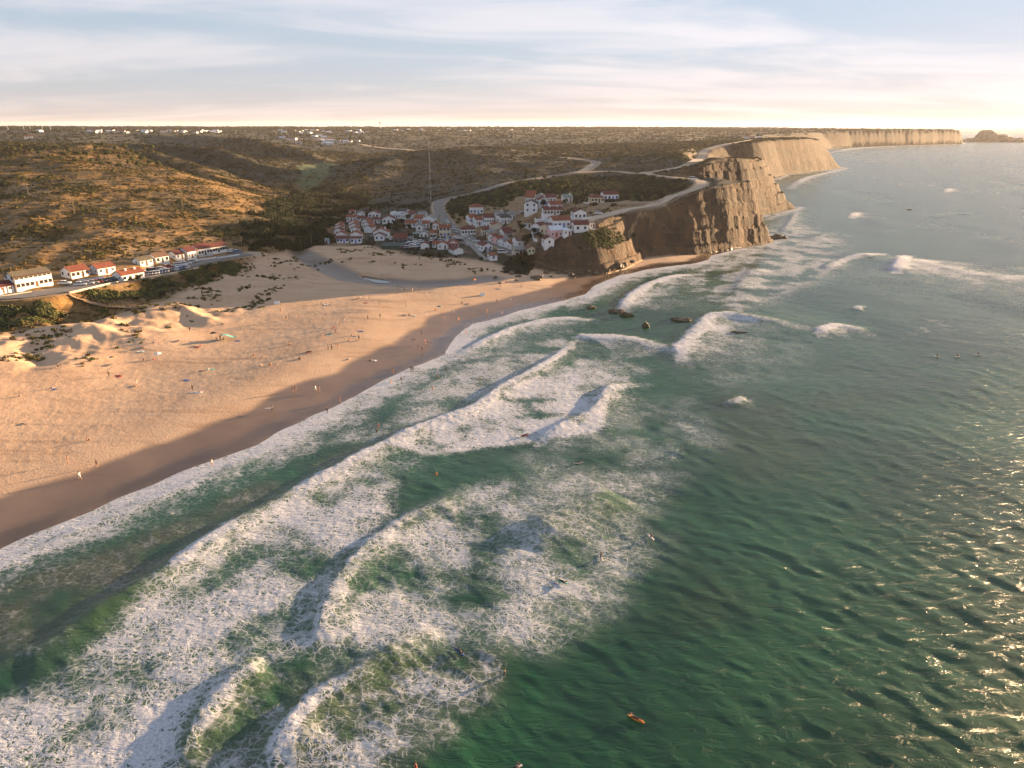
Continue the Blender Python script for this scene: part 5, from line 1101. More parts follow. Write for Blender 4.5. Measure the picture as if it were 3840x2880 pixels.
WHEEL = MB().tube([(0, -.11, 0), (0, .11, 0)], .32, 14).mesh('tyre', tyre_mat); RIM = MB().tube([(0, -.12, 0), (0, .12, 0)], .19, 10).mesh('rim', rim_mat)
HL = MB().box(-.05, .03, -.18, .18, -.07, .07).mesh('headlight', lamp_mat); TL = MB().box(-.03, .05, -.15, .15, -.08, .08).mesh('tail_light', tail_mat)
def car(p, ang, c, label, group, van=False):
    t = thing('parked_van' if van else 'parked_car', label, 'van' if van else 'car', p, ang, group); b, g, r = car_meshes(c, van)
    inst('body', b, t); inst('window_band', g, t); inst('roof', r, t)
    for x in (1.32, -1.32):
        for y in (-.78, .78): w = inst('wheel', WHEEL, t, (x, y, .32)); inst('rim', RIM, w)
    xf, xb = (2.30, -2.42) if van else (2.06, -2.11)
    for y in (-.58, .58): inst('headlight', HL, t, (xf, y, .70)); inst('tail_light', TL, t, (xb, y, .78))
    return t
def cars(rowname, zone, lst, group, base_ang):
    lst = sorted(lst, key=lambda q: q[0]); cnt = {}
    for (x, y, c, *rest) in lst:
        da = rest[0] if rest else 0; van = len(rest) > 1; cnt[c] = cnt.get(c, 0) + 1
        tot = sum(1 for q in lst if q[2] == c)
        p = hit(*ZN[zone](x, y)) if zone else hit(x, y); p.z += .36 if zone in ("A", "B") else .26
        which = f', {ORD[cnt[c] - 1]} from left' if tot > 1 else ''
        car(p, R(base_ang + da + random.uniform(-4, 4)), c, f'{c} {"van" if van else "car"} {rowname}{which}', group, van)
W, K, S_, G_, B_, D_, RD = 'white', 'black', 'silver', 'grey', 'blue', 'dark blue', 'red'
cars('in the back line of the village car park', 'A', [(1340, 685, K), (1425, 675, D_), (1515, 662, K), (1600, 658, W), (1680, 668, W), (1765, 660, K), (1850, 650, W), (1905, 646, S_), (1960, 650, K), (2025, 645, W), (2095, 628, D_), (2150, 622, W)], 'cars in the village car park', 12)
cars('in the middle of the village car park', 'A', [(1495, 698, W), (1550, 700, S_), (1600, 712, W), (1470, 724, K), (1650, 738, B_), (1545, 735, S_), (1840, 690, K), (1580, 752, W)], 'cars in the village car park', 20)
cars('at the seaward edge of the village car park', 'A', [(1375, 765, K), (1435, 768, G_), (1495, 760, S_)], 'cars in the village car park', 65)
cars('by the cream house in the car park', 'B', [(75, 975, S_), (165, 985, W), (245, 945, W), (310, 925, D_), (395, 925, W), (395, 968, K), (480, 972, K), (465, 920, W)], 'cars in the village car park', 14)
cars('nosed in at the village square', 'B', [(690, 880, W), (738, 905, D_), (752, 935, W), (795, 955, S_), (845, 985, W)], 'cars at the village square', 24)
cars('on the right verge of the village road', 'B', [(212, 560, W), (272, 632, G_), (320, 662, S_), (358, 712, W), (442, 785, W)], 'cars along the village road', 118)
cars('standing at the foot of the right-hand street', 'B', [(1420, 1240, W, 0, 1)], 'cars along the village street', 12)
cars('parked beside the blue-shuttered cottage', 'A', [(862, 600, K)], 'cars among the cottages', 80)
cars('in the lane left of the restaurant', 'A', [(1190, 625, W)], 'cars among the cottages', 80)
cars('on the sandy clifftop parking strip', 'C', [(1710, 553, W)], 'cars on the clifftop', 8)
cars('beside the big two-storey upper house', 'C', [(180, 560, S_), (235, 552, K)], 'cars among the cottages', 20)
cars('in the sunlit line on the left street', 'D', [(1195, 684, W), (1305, 672, S_), (1385, 655, 'beige'), (1440, 648, RD), (1500, 640, K), (1555, 628, G_), (1605, 622, D_), (1665, 610, K)], 'cars along the left street', 18)
cars('parked by the grass beside the large left house', 'D', [(965, 668, W)], 'cars along the left street', 10)
cars('in the roadside line of the shaded left row', 'E', [(560, 628, D_), (615, 622, G_), (665, 614, S_), (715, 606, W), (765, 598, B_), (815, 590, D_), (862, 580, S_), (905, 572, K), (1010, 552, W), (1058, 545, B_), (1105, 535, D_), (1155, 524, W)], 'cars along the left street', 100)
cars('in the inner line of the shaded left row', 'E', [(585, 570, K), (650, 565, D_), (760, 548, W), (860, 520, RD), (1000, 490, W), (1075, 482, W), (1145, 466, W), (1235, 440, S_)], 'cars along the left street', 40)
cars('beside the bright orange-roofed roadside cottage', 'E', [(482, 632, W, 0, 1)], 'cars along the left street', 60)
cars('at the valley end of the left street', 'E', [(1850, 275, W), (1930, 282, B_)], 'cars along the left street', 40)
cars('on the clifftop road bend', '', [(1497, 389.5, W, 0, 1)], 'cars on the clifftop', 5)
# ------------------------------------------------------------------ trees
def crown_mesh(k, kind):
    rr = random.Random(100 + k); blobs = []
    n = 6 if kind == 'pine' else 5
    for i in range(n):
        a = rr.uniform(0, 6.283); r = rr.uniform(.15, .62); blobs.append((r * math.cos(a), r * math.sin(a), rr.uniform(.05, .5) if kind == 'pine' else rr.uniform(-.25, .55), rr.uniform(.38, .6)))
    blobs.append((0, 0, .35, .6))
    def sh(r_):
        b = r_.choice(blobs); th = r_.uniform(0, 6.283); u = r_.uniform(-.7, 1); h = math.sqrt(max(0, 1 - u * u)); o = (h * math.cos(th), h * math.sin(th), u); q = b[3] * (1 - .45 * r_.random() ** 2)
        return (b[0] + o[0] * q, b[1] + o[1] * q, b[2] + o[2] * q * .72), o
    vs, fs = leaf_cloud(rr, 170, .17, sh); return src_mesh('crown', vs, fs, pine_mat if kind == 'pine' else dark_mat)
def trunk_mesh(k):
    rr = random.Random(50 + k); b = MB(); top = Vector((rr.uniform(-.12, .12), rr.uniform(-.12, .12), 1.0)); b.tube([(0, 0, -.15), tuple(top * .5 + Vector((.04, 0, 0))), tuple(top)], .085, 7, 0, .045)
    for i in range(4):
        a = 6.28 * i / 4 + rr.random(); s_ = top * rr.uniform(.55, .9); b.tube([tuple(s_), tuple(s_ + Vector((math.cos(a) * .25, math.sin(a) * .25, .22))), tuple(s_ + Vector((math.cos(a) * .5, math.sin(a) * .5, .36)))], .035, 5, 0, .012)
    return b.mesh('trunk', bark_mat)
CROWN = {'pine': [crown_mesh(k, 'pine') for k in range(4)], 'tree': [crown_mesh(k + 9, 'tree') for k in range(3)]}; TRUNK = [trunk_mesh(k) for k in range(4)]
def tree(p, ht, wd, kind, label, group):
    t = thing('pine_tree' if kind == 'pine' else 'tree', label, 'tree', (p[0], p[1], p[2] - .1), random.uniform(0, 6.28), group); k = random.randrange(4); th_ = ht * .55
    inst('trunk', TRUNK[k], t, (0, 0, 0), 0, (th_, th_, th_)); inst('crown', CROWN[kind][k % len(CROWN[kind])], t, (0, 0, ht * .62), random.uniform(0, 6.28), (wd, wd, ht * .48)); return t
hp_ = sorted([(60,165),(175,180),(340,188),(380,192),(430,206),(470,192),(520,202),(555,192),(580,216),(600,182),(630,167),(660,158),(500,164),(540,156),(420,164),(450,150),(300,172),(250,158),(200,164),(90,156),(30,168),(620,212),(650,222),(560,232),(520,242),(480,228),(440,232),(400,218),(690,238),(600,238),(360,208),(330,216),(280,200),(140,172),(575,176)])
for i, (x, y) in enumerate(hp_):
    tree(hit(x / 2, 248 + y / 2 + 1.5), random.uniform(5.0, 8.0), random.uniform(2.0, 3.2), 'pine', f'pine on the crest of the left hill, {ORD[i]} from the left', 'pines on the left hilltop')
gv = sorted([(20,297),(60,288),(100,288),(140,287),(180,284),(50,312),(100,322),(150,322),(200,334),(250,334),(10,322),(75,335),(230,318)])
for i, (x, y) in enumerate(gv): tree(hit(1106 + x / 2, 248 + y / 2), random.uniform(3.5, 5.5), random.uniform(2, 3), 'pine', f'leafy tree below the upper road bend, {ORD[i]} from the left', 'trees below the upper road')
for q, lb in [(zC(310, 1095), 'dark tree left of the white cottage above the eroded bank'), (zC(570, 1095), 'round dark tree between the pink house and the bank cottage'), (zB(1950, 950), 'tall dark tree on the slope beside the street cottages'), (zB(1925, 1055), 'dark tree behind the cafe roof'),
              (zA(1480, 312), 'round tree beside the upper white terrace'), (zA(1250, 440), 'spreading garden tree in the middle of the left village'), (zA(1150, 455), 'garden tree above the orange broad house'), (zA(1310, 480), 'garden tree above the beach restaurant'), (zA(1400, 455), 'dark garden tree left of the low orange roof'),
              (zA(1490, 500), 'garden tree between restaurant and white gable'), (zA(1090, 470), 'leftmost tree of the village garden'), (zA(1350, 395), 'rear tree of the village garden'), (zB(2110, 840), 'small tree beside the stairs of the orange-trimmed house'), (zB(1830, 760), 'tree on the wooded knoll in the village'), (zB(1790, 650), 'upper tree on the wooded knoll in the village'),
              (zC(620, 415), 'tree squeezed between the two-storey house and the red-roofed house'), (zB(560, 470), 'tree on the bushy bank right of the road bend'), (zB(330, 430), 'tree close to the road bend on the bushy bank'), (zC(1250, 420), 'tree behind the porch house on the hill'), (zC(1050, 380), 'tree under the greenish-roofed house')]:
    tree(hit(*q), random.uniform(3.2, 5.0), random.uniform(1.7, 2.5), 'tree', lb, 'trees in the village')
for i, (x, y) in enumerate([zD(1840, 600), zD(2050, 615), zD(2140, 640), zD(1960, 640), zE(230, 690), zE(420, 720)]): tree(hit(x, y), random.uniform(2.0, 3.0), random.uniform(1.3, 2.0), 'tree', f'bushy young tree below the orange roadside cottage, {ORD[i]} of the clump', 'bushes below the roadside cottage')

# ------------------------------------------------------------------ poles, mast, water tower, wind turbines
wood = plain('weathered wood', (.22, .15, .09), .85, .25, 2.0); steel = plain('galvanised steel', (.42, .42, .43), .5, .15, 1.0, metal=.4)
POLE = MB().tube([(0, 0, -.5), (0, 0, 7.6)], .13, 7, 0, .09).mesh('shaft', wood); ARM = MB().box(-.8, .8, -.06, .06, 7.1, 7.24).mesh('crossarm', wood); INS = MB().tube([(0, 0, 0), (0, 0, .18)], .05, 6).mesh('insulator', lamp_mat)
def pole(p, h, label, arm=True):
    t = thing('utility_pole', label, 'pole', p, random.uniform(-.6, .6), 'wooden utility poles'); s_ = h / 7.6; inst('shaft', POLE, t, None, 0, (1, 1, s_))
    if arm:
        a = inst('crossarm', ARM, t, (0, 0, 7.2 * (s_ - 1)))
        for x in (-.7, 0.15, .7): inst('insulator', INS, a, (x, 0, 7.24))
for (x, y), h, lb, arm in [(zD(245, 785), 9, 'wooden pole in front of the large two-storey left house', False), (zD(1602, 560), 7.5, 'wooden pole in front of the set-back orange-roofed house', True), (zD(1060, 612), 6, 'wooden pole on the green lawn of the left street', False), (zE(688, 505), 7.5, 'wooden pole among the cars of the shaded left row', True),
                       (zE(2008, 292), 8, 'pole with lamp at the valley end of the left street', True), ((395, 452), 11, 'tall wooden pole on the sandy spur of the left hill', True), ((162, 464), 8, 'wooden pole with pale sign board on the left hillside', True), ((62, 421), 7, 'short wooden pole high on the left hillside', False), (zE(335, 420), 7, 'wooden pole behind the first shaded house', False),
                       (zE(545, 220), 6, 'wooden pole on the shaded lower hillside', False), (zA(940, 190), 6, 'wooden pole behind the rear left houses', False), (zC(1556, 492), 9, 'tall wooden pole below the cream hilltop house', True), (zC(955, 285), 6, 'wooden pole left of the greenish-roofed house', False), (zC(1150, 402), 8, 'wooden pole right of the greenish-roofed house', True),
                       (zC(1440, 462), 6, 'wooden pole behind the porch house', False), (zA(1985, 400), 7, 'wooden pole beside the village road bend', True), (zA(1460, 500), 6, 'wooden pole in the village garden', False), ((674, 532), 7, 'wooden pole left of the village by the sandy track', False), ((650, 540), 5, 'short pole on the sand left of the village', False)]: pole(hit(x, y), h, lb, arm)
for k, (x, y) in enumerate([zB(630, 1048), zB(674, 1050)]):
    p = hit(x, y); t = thing('flagpole', ('left' if k == 0 else 'right') + ' one of two white flagpoles at the village square', 'pole', p, 0, 'flagpoles at the square'); MB().tube([(0, 0, -.3), (0, 0, 6.0)], .07, 8, 0, .04).obj('shaft', FRAMEC['white'], t); MB().tube([(0, 0, 6.0), (0, 0, 6.12)], .1, 8).obj('finial', FRAMEC['white'], t); MB().box(-.3, .3, -.3, .3, -.3, .12).obj('base', plain('wall grey', WALLC['grey']), t)
mp_ = hit(931, 436); t = thing('radio_mast', 'tall slender lattice radio mast standing left of the village road', 'mast', mp_)
ht = 37.0; lg = [(.55 * math.cos(a), .55 * math.sin(a)) for a in (0, 2.094, 4.189)]
for (x, y) in lg: MB().tube([(x, y, -.5), (x * .7, y * .7, ht)], .035, 5).obj('leg', steel, t)
b = MB()
for i in range(26):
    z0, z1 = ht * i / 26, ht * (i + 1) / 26
    for j in range(3):
        f0, f1 = 1 - .3 * i / 26, 1 - .3 * (i + 1) / 26; a, c = lg[j], lg[(j + 1) % 3]; b.tube([(a[0] * f0, a[1] * f0, z0), (c[0] * f1, c[1] * f1, z1)], .016, 4)
b.obj('bracing', steel, t); MB().tube([(0, 0, ht - 1), (0, 0, ht + 3)], .06, 5).obj('antenna', steel, t)
for j in range(3):
    a = 2.094 * j + .5; MB().tube([(0, 0, ht * .8), (14 * math.cos(a), 14 * math.sin(a), -1)], .02, 4).obj('guy_wire', steel, t)
wt = hit(822, 278.5); t = thing('water_tower', 'white water tower with flared tank on the far skyline', 'tower', wt)
wmat = plain('wall white', WALLC['white'])
MB().tube([(0, 0, -3), (0, 0, 22)], 2.0, 14).obj('shaft', wmat, t)
b = MB(); prev = None; prof = [(2.2, 21.5), (4.6, 24.5), (4.9, 28.5), (4.2, 29.4)]
for r_, z in prof: b.v += [(r_ * math.cos(6.283 * j / 16), r_ * math.sin(6.283 * j / 16), z) for j in range(16)]
for i in range(3): b.f += [(i * 16 + j, i * 16 + (j + 1) % 16, (i + 1) * 16 + (j + 1) % 16, (i + 1) * 16 + j) for j in range(16)]
b.f += [tuple(reversed(range(16))), tuple(range(48, 64))]; b.mi = [0] * len(b.f); b.obj('tank', wmat, t)
for i, (x, y) in enumerate([(18, 281), (52, 281), (66, 281), (92, 281), (110, 281), (180, 281)]):
    p = hit(x, y); t = thing('wind_turbine', f'white wind turbine on the far left skyline, {ORD[i]} from the left', 'turbine', p, 0, 'wind turbines on the skyline')
    MB().tube([(0, 0, -3), (0, 0, 12)], .35, 8, 0, .2).obj('tower', wmat, t); MB().box(-.8, .8, -1.6, 1.2, 11.9, 12.8).obj('nacelle', wmat, t)
    for k in range(3):
        a = 2.094 * k + i; MB().slab([(0, -1.75, 12.3), (.7 * math.cos(a + 1.57), -1.75, 12.3 + .7 * math.sin(a + 1.57)), (6 * math.cos(a), -1.75, 12.3 + 6 * math.sin(a)), (5.8 * math.cos(a - .04), -1.75, 12.3 + 5.8 * math.sin(a - .04))], .15).obj('blade', wmat, t)

# ------------------------------------------------------------------ far settlements on the plateau
FARW = [MB().box(-.5, .5, -.5, .5, -.6, .36).poly([(-.5, -.5, .363), (-.5, .5, .363), (-.5, 0, .55)]).poly([(.5, -.5, .363), (.5, 0, .55), (.5, .5, .363)]).mesh('wall', wmat)]
FARR = {}
for rc in ('terracotta', 'white', 'maroon'): FARR[rc] = MB().slab([(-.54, -.56, .36), (.54, -.56, .36), (.54, 0, .57), (-.54, 0, .57)], -.03).slab([(-.54, 0, .574), (.54, 0, .574), (.54, .56, .36), (-.54, .56, .36)], -.03).mesh('roof', roof_mat(rc, ROOFC[rc]))
FARD = MB().box(-.06, .06, -.52, -.497, -.05, .25).mesh('door', FRAMEC['dark']); FARN = MB().box(-.07, .07, -.52, -.497, .05, .22).mesh('window', glass_mat)
def far_house(x, y, label, group, wd):
    p = hit(x, y); s_ = wd * random.uniform(.75, 1.3); t = thing('far_house', label, 'house', (p.x, p.y, p.z + .3), random.uniform(-.7, .7), group); sv_ = (s_, s_ * .75, s_ * .62)
    inst('wall', FARW[0], t, None, 0, sv_); inst('roof', FARR[random.choice(['terracotta', 'white', 'white', 'maroon'])], t, None, 0, sv_); inst('door', FARD, t, (s_ * .05, 0, 0), 0, sv_); inst('window', FARN, t, (-s_ * .3, 0, 0), 0, sv_); inst('window', FARN, t, (s_ * .32, 0, 0), 0, sv_)
random.seed(21)
for grp, lab, pts, wd in [
    ('hamlet on the left ridge', 'tiny white far house on the left ridge top', [(random.uniform(195, 275), random.uniform(284, 288.5)) for _ in range(12)], 13),
    ('hamlet above the spurs', 'tiny white far house above the shaded spurs', [(random.uniform(290, 475), random.uniform(283.5, 287.5)) for _ in range(20)], 13),
    ('town near the water tower', 'tiny white far house left of the water tower', [(random.uniform(600, 800), random.uniform(281.5, 289)) for _ in range(30)], 13),
    ('far valley hamlet', 'tiny white far house on the far valley side', [(680, 297), (690, 301), (697, 304), (706, 306), (712, 303), (720, 306), (729, 307), (738, 307.5), (747, 307.5), (756, 307), (765, 306.5), (772, 306), (704, 312), (712, 312.5), (690, 295), (700, 298), (620, 301), (634, 302), (645, 309), (610, 300)], 11),
    ('houses along the skyline', 'tiny white far house on the skyline right of the water tower', [(random.uniform(845, 1240), random.uniform(280.5, 284.5)) for _ in range(26)], 12),
    ('houses on the far clifftop', 'tiny white far building on the far clifftop', [(1618, 299.5), (1628, 298.8), (1638, 298.5), (1405, 281.5), (1380, 281)], 10),
    ('lone barns', 'tiny pale far barn at the left end of the ridge', [(86, 285), (62, 299)], 14)]:
    for i, (x, y) in enumerate(sorted(pts)): far_house(x, y, f'{lab}, {ORD[i]} from left', grp, wd)

# ------------------------------------------------------------------ rocks
def rock_mat():
    t = NT('wet rock'); ob = t.n('ShaderNodeTexCoord').outputs['Object']; n1 = t.noise(1.2, 6, .65, vec=ob)
    c = t.mix(t.rng(n1, .35, .65), (.055, .040, .028), (.15, .105, .068)); t.bsdf(c, .6, bump=t.noise(3, 6, .7, vec=ob), bstr=.7, bdist=.3); return t.m
rkm = rock_mat()
def boulder_mesh(k, sub=3, layers=False):
    bm = bmesh.new(); bmesh.ops.create_icosphere(bm, subdivisions=sub, radius=1.0); o_ = k * 7.7
    for v in bm.verts:
        p = v.co; n = float(fbm(np.array(p.x * 1.3 + o_), np.array(p.y * 1.3 + p.z * .9 - o_), 4)); m_ = 1 + .38 * n
        v.co = p * m_
        if layers: v.co.z = (round(v.co.z * 4) / 4 * .6 + v.co.z * .4) * (1 + .25 * float(perlin(np.array(p.x * 2.5 + o_), np.array(p.y * 2.5))))
    me = bpy.data.meshes.new('boulder'); bm.to_mesh(me); bm.free(); me.materials.append(rkm); return me
BLD = [boulder_mesh(k) for k in range(5)]; REEF = [boulder_mesh(k + 20, 4, True) for k in range(3)]
for i, (x, y, s_) in enumerate(sorted([(1163, 604, 2.2), (1151, 601, 1.2), (1235, 596, 1.8), (1287, 594, 1.6), (1338, 577, 2.2), (1105, 592, 1.5), (1092, 586, 1.0), (1120, 598, 1.1), (1180, 590, 1.3), (1205, 591, 1.0), (1255, 592, 1.1), (1310, 585, 1.4), (1325, 582, 1.0), (1350, 573, 1.3), (1365, 566, 1.2), (1138, 594, .9), (1222, 588, 1.2), (1270, 588, 1.0), (1300, 591, .8), (1070, 600, 1.0), (1080, 612, .9), (1115, 606, .7), (1190, 598, .7), (1240, 601, .6)])):
    p = hit(x, y); o = inst('boulder', BLD[i % 5], None, (p.x, p.y, p.z + s_ * .25), random.uniform(0, 6), (s_ * random.uniform(.8, 1.3), s_ * .9, s_ * random.uniform(.55, .85))); tag(o, f'brown boulder at the foot of the cliff, {ORD[i]} from the left', 'boulder', 'boulders at the cliff foot')
for i, (x, y, w_, d_, h_, rz, lb) in enumerate([(1277, 664, 3.0, 1.6, .9, .3, 'small dark reef nearest the sand at the cove mouth'), (1330, 672, 5.2, 3.0, 1.1, -.35, 'long tilted reef slab with white foam around it'), (1352, 680, 3.8, 2.0, 1.3, -.4, 'dark reef slab touching the long tilted one'), (1395, 704, 2.0, 1.7, 1.5, 0, 'lone round dark rock in the surf'), (1470, 690, 6.6, 3.0, .9, -.2, 'wide flat reef between two breaking waves'),
                                               (1596, 717, 5.0, 1.6, .5, -.1, 'low reef awash at the edge of the wave'), (1680, 514, 10, 5, 2.2, .2, 'dark rock shelf off the headland nose'), (1655, 521, 7, 4, 1.6, .3, 'dark rock ledge under the headland nose'), (1880, 557, 4, 1.6, .5, 0, 'dark rock under the far plume of spray'), (1965, 452, 4, 1.5, .4, 0, 'dark rock far out on the right'), (1640, 478, 4, 2, .6, .1, 'small rock below the second headland')]):
    q = PZ(x, y, .3); o = inst('sea_rock', REEF[i % 3], None, (q[0], q[1], .0), rz, (w_ * .62, d_ * .62, h_)); tag(o, lb, 'rock')
for x, y, w_, h_, lb in [(2140, 306, 88, 40, 'rocky islet beyond the far headland'), (2185, 307, 42, 18, 'low outer rock of the islet'), (2100, 306.5, 30, 15, 'small stack between far headland and islet')]:
    q = PZ(x, y, 0); o = inst('islet', boulder_mesh(int(x), 4), None, (q[0], q[1], -2), .2, (w_, 45, h_)); tag(o, lb, 'islet')

# ------------------------------------------------------------------ boardwalk down the dune, path and railings
def walkway(spts, width, label):
    pts = [tuple(hit(*p)) for p in spts]; c = catmull(pts, 1.2); c[:, 2] = zgrid(c[:, 0], c[:, 1]); z = np.convolve(np.pad(c[:, 2], 4, mode='edge'), np.ones(9) / 9, 'valid') + .45; c[:, 2] = np.maximum(z, c[:, 2] + .2)
    t = thing('boardwalk', label, 'boardwalk', tuple(c[0])); o0 = c[0]; d = np.gradient(c[:, :2], axis=0); d /= np.linalg.norm(d, axis=1, keepdims=True); n = np.c_[-d[:, 1], d[:, 0]]
    b = MB()
    for i in range(len(c)):
        for sg in (-1, 1): b.v.append(tuple(np.r_[c[i, :2] + sg * n[i] * width / 2, c[i, 2]] - o0)); b.v.append(tuple(np.r_[c[i, :2] + sg * n[i] * width / 2, c[i, 2] - .15] - o0))
    for i in range(len(c) - 1): k = i * 4; b.f += [(k, k + 2, k + 6, k + 4), (k + 1, k + 5, k + 7, k + 3), (k, k + 4, k + 5, k + 1), (k + 2, k + 3, k + 7, k + 6)]
    b.mi = [0] * len(b.f); b.obj('deck', wood, t); pm = MB().tube([(0, 0, -.9), (0, 0, 1.0)], .06, 6).mesh('post', wood)
    for sg in (-1, 1):
        for i in range(0, len(c), 2): inst('post', pm, t, tuple(np.r_[c[i, :2] + sg * n[i] * width * .47, c[i, 2]] - o0))
        MB().tube([tuple(np.r_[c[i, :2] + sg * n[i] * width * .47, c[i, 2] + .95] - o0) for i in range(len(c))], .045, 5).obj('rail', wood, t)
walkway([zD(1040, 805), zD(1150, 880), zD(1260, 930), zD(1400, 962), zD(1560, 985)], 2.0, 'wooden boardwalk with railings descending the dune from the left street')
walkway([zD(1600, 995), zD(1800, 1015), zD(2050, 1030)], 1.6, 'lower wooden boardwalk section ending on the sand')
for spts, lb in [([(1420, 437), (1470, 415), (1503, 401), (1520, 392)], 'low wooden fence along the clifftop road bend'), ([(1350, 443), (1400, 441), (1425, 438)], 'low wooden fence beside the narrow hilltop track'), ([(1430, 377), (1480, 382), (1510, 387)], 'low wooden fence on the far side of the clifftop road')]:
    c = catmull([tuple(hit(x, y + 1.0)) for x, y in spts], 3.0); c[:, 2] = zgrid(c[:, 0], c[:, 1]); t = thing('fence', lb, 'fence', tuple(c[0])); pm = MB().tube([(0, 0, -.4), (0, 0, 1.1)], .08, 5).mesh('post', wood)
    for q in c: inst('post', pm, t, tuple(q - c[0]))
    MB().tube([tuple(q - c[0] + np.array((0, 0, 1.0))) for q in c], .05, 4).obj('rail', wood, t); MB().tube([tuple(q - c[0] + np.array((0, 0, .55))) for q in c], .05, 4).obj('rail', wood, t)
pc = catmull([tuple(hit(*p)) for p in [zB(740, 1055), zB(860, 1170), zB(960, 1270), zB(1060, 1375)]], 1.5); pc[:, 2] = zgrid(pc[:, 0], pc[:, 1])
o = ribbon('path', pc, 2.4, paving, .15); o['label'] = 'pale stepped path from the square down to the beach'

# ------------------------------------------------------------------ people
def person_mesh(pose):
    """one skinned figure; returns mesh and per-face body part"""
    J = {'pelvis': (0, 0, .92), 'belly': (0, .0, 1.06), 'chest': (0, .01, 1.28), 'neck': (0, 0, 1.47), 'head': (0, -.02, 1.56), 'crown': (0, -.01, 1.69)}
    E_ = [('pelvis', 'belly', 'torso'), ('belly', 'chest', 'torso'), ('chest', 'neck', 'neck'), ('neck', 'head', 'head'), ('head', 'crown', 'head')]; Rr = {'pelvis': .135, 'belly': .115, 'chest': .14, 'neck': .052, 'head': .095, 'crown': .075}
    st = {'stand': .0, 'walk': .28}.get(pose, 0)
    for sd_, nm in ((-1, 'l'), (1, 'r')):
        f = sd_ * st
        J |= {nm + 'hip': (sd_ * .09, 0, .88), nm + 'knee': (sd_ * .10, -f * .55 - .02, .49), nm + 'ankle': (sd_ * .10, -f * (1 if f > 0 else 1.2) + .02, .08), nm + 'toe': (sd_ * .11, -f - .16, .03),
              nm + 'sho': (sd_ * .19, .01, 1.40), nm + 'elb': (sd_ * .25, f * .5 + .03, 1.12), nm + 'wri': (sd_ * .27, f * .9 - .04, .87), nm + 'palm': (sd_ * .275, f * .95 - .06, .79)}
        Rr |= {nm + 'hip': .088, nm + 'knee': .055, nm + 'ankle': .038, nm + 'toe': .035, nm + 'sho': .058, nm + 'elb': .042, nm + 'wri': .028, nm + 'palm': .030}
        E_ += [('pelvis', nm + 'hip', 'hip'), (nm + 'hip', nm + 'knee', 'thigh'), (nm + 'knee', nm + 'ankle', 'shin'), (nm + 'ankle', nm + 'toe', 'foot'), ('chest', nm + 'sho', 'torso'), (nm + 'sho', nm + 'elb', 'arm'), (nm + 'elb', nm + 'wri', 'fore'), (nm + 'wri', nm + 'palm', 'hand')]
        for k in range(5):
            L_ = (.055, .075, .085, .078, .06)[k]; q = J[nm + 'palm']; y = q[1] + (-.035 + .018 * k); J[nm + 'f%d' % k] = (q[0] + (sd_ * -.03 if k == 0 else sd_ * .004), y - (.03 if k == 0 else 0), q[2] - L_ * (.6 if k == 0 else 1)); Rr[nm + 'f%d' % k] = .009; E_.append((nm + 'palm', nm + 'f%d' % k, 'hand'))
    J = {k: Vector(v) for k, v in J.items()}
    if pose in ('sit', 'lie', 'prone'):
        for nm, sd_ in (('l', -1), ('r', 1)):
            if pose == 'sit':
                J[nm + 'knee'] = Vector((sd_ * .14, -.40, 1.18)); J[nm + 'ankle'] = Vector((sd_ * .13, -.62, .87)); J[nm + 'toe'] = Vector((sd_ * .13, -.80, .84)); d = Vector((sd_ * .30, .24, 1.02)) - J[nm + 'palm']
                for q in ['wri', 'palm'] + ['f%d' % k for k in range(5)]: J[nm + q] = J[nm + q] + d
                J[nm + 'elb'] = Vector((sd_ * .28, .16, 1.20))
            elif pose == 'prone':
                d = Vector((sd_ * .30, -.20, 1.66)) - J[nm + 'palm']; J[nm + 'elb'] = Vector((sd_ * .34, -.02, 1.50))
                for q in ['wri', 'palm'] + ['f%d' % k for k in range(5)]: J[nm + q] = J[nm + q] + d
        if pose == 'sit':
            for q in J: J[q] = J[q] - Vector((0, 0, .80))
        else:
            for q in J:
                v = J[q]; J[q] = Vector((v.x, v.z - .9, .13 + (v.y if pose == 'lie' else -v.y * .6)))
            if pose == 'prone': J['head'].z += .10; J['crown'].z += .16; J['neck'].z += .04
    names = list(J); me = bpy.data.meshes.new('p'); me.from_pydata([tuple(J[n]) for n in names], [(names.index(a), names.index(b)) for a, b, _ in E_], [])
    o = bpy.data.objects.new('p', me); COL.objects.link(o); o.modifiers.new('s', 'SKIN'); sub = o.modifiers.new('u', 'SUBSURF'); sub.levels = 1; sub.render_levels = 1
    for i, n in enumerate(names): d = me.skin_vertices[0].data[i]; d.radius = (Rr[n], Rr[n] * (.72 if n in ('chest', 'belly', 'pelvis') else 1)) if pose in ('stand', 'walk', 'sit') else (Rr[n], Rr[n]); d.use_root = (n == 'pelvis')
    dg_ = bpy.context.evaluated_depsgraph_get(); out = bpy.data.meshes.new_from_object(o.evaluated_get(dg_)); bpy.data.objects.remove(o); bpy.data.meshes.remove(me)
    segs = [(J[a], J[b], p) for a, b, p in E_]; parts = []
    for f in out.polygons:
        c = f.center; best = (9, '')
        for a, b, p in segs:
            ab = b - a; tt = max(0, min(1, (c - a).dot(ab) / (ab.dot(ab) + 1e-9))); dd_ = (a + ab * tt - c).length
            if dd_ < best[0]: best = (dd_, p)
        parts.append(best[1])
    return out, parts, J
skin_m = plain('skin', (.42, .235, .155), .6, .08, 4); hair_m = plain('hair', (.045, .03, .02), .7, .1, 6)
CLOTH = {c: plain('cloth ' + c, v, .8, .15, 5) for c, v in {'black': (.018, .018, .022), 'red': (.40, .04, .035), 'blue': (.05, .11, .28), 'white': (.68, .66, .63), 'orange': (.55, .20, .04), 'green': (.07, .22, .14), 'teal': (.10, .42, .38), 'grey': (.2, .2, .2)}.items()}
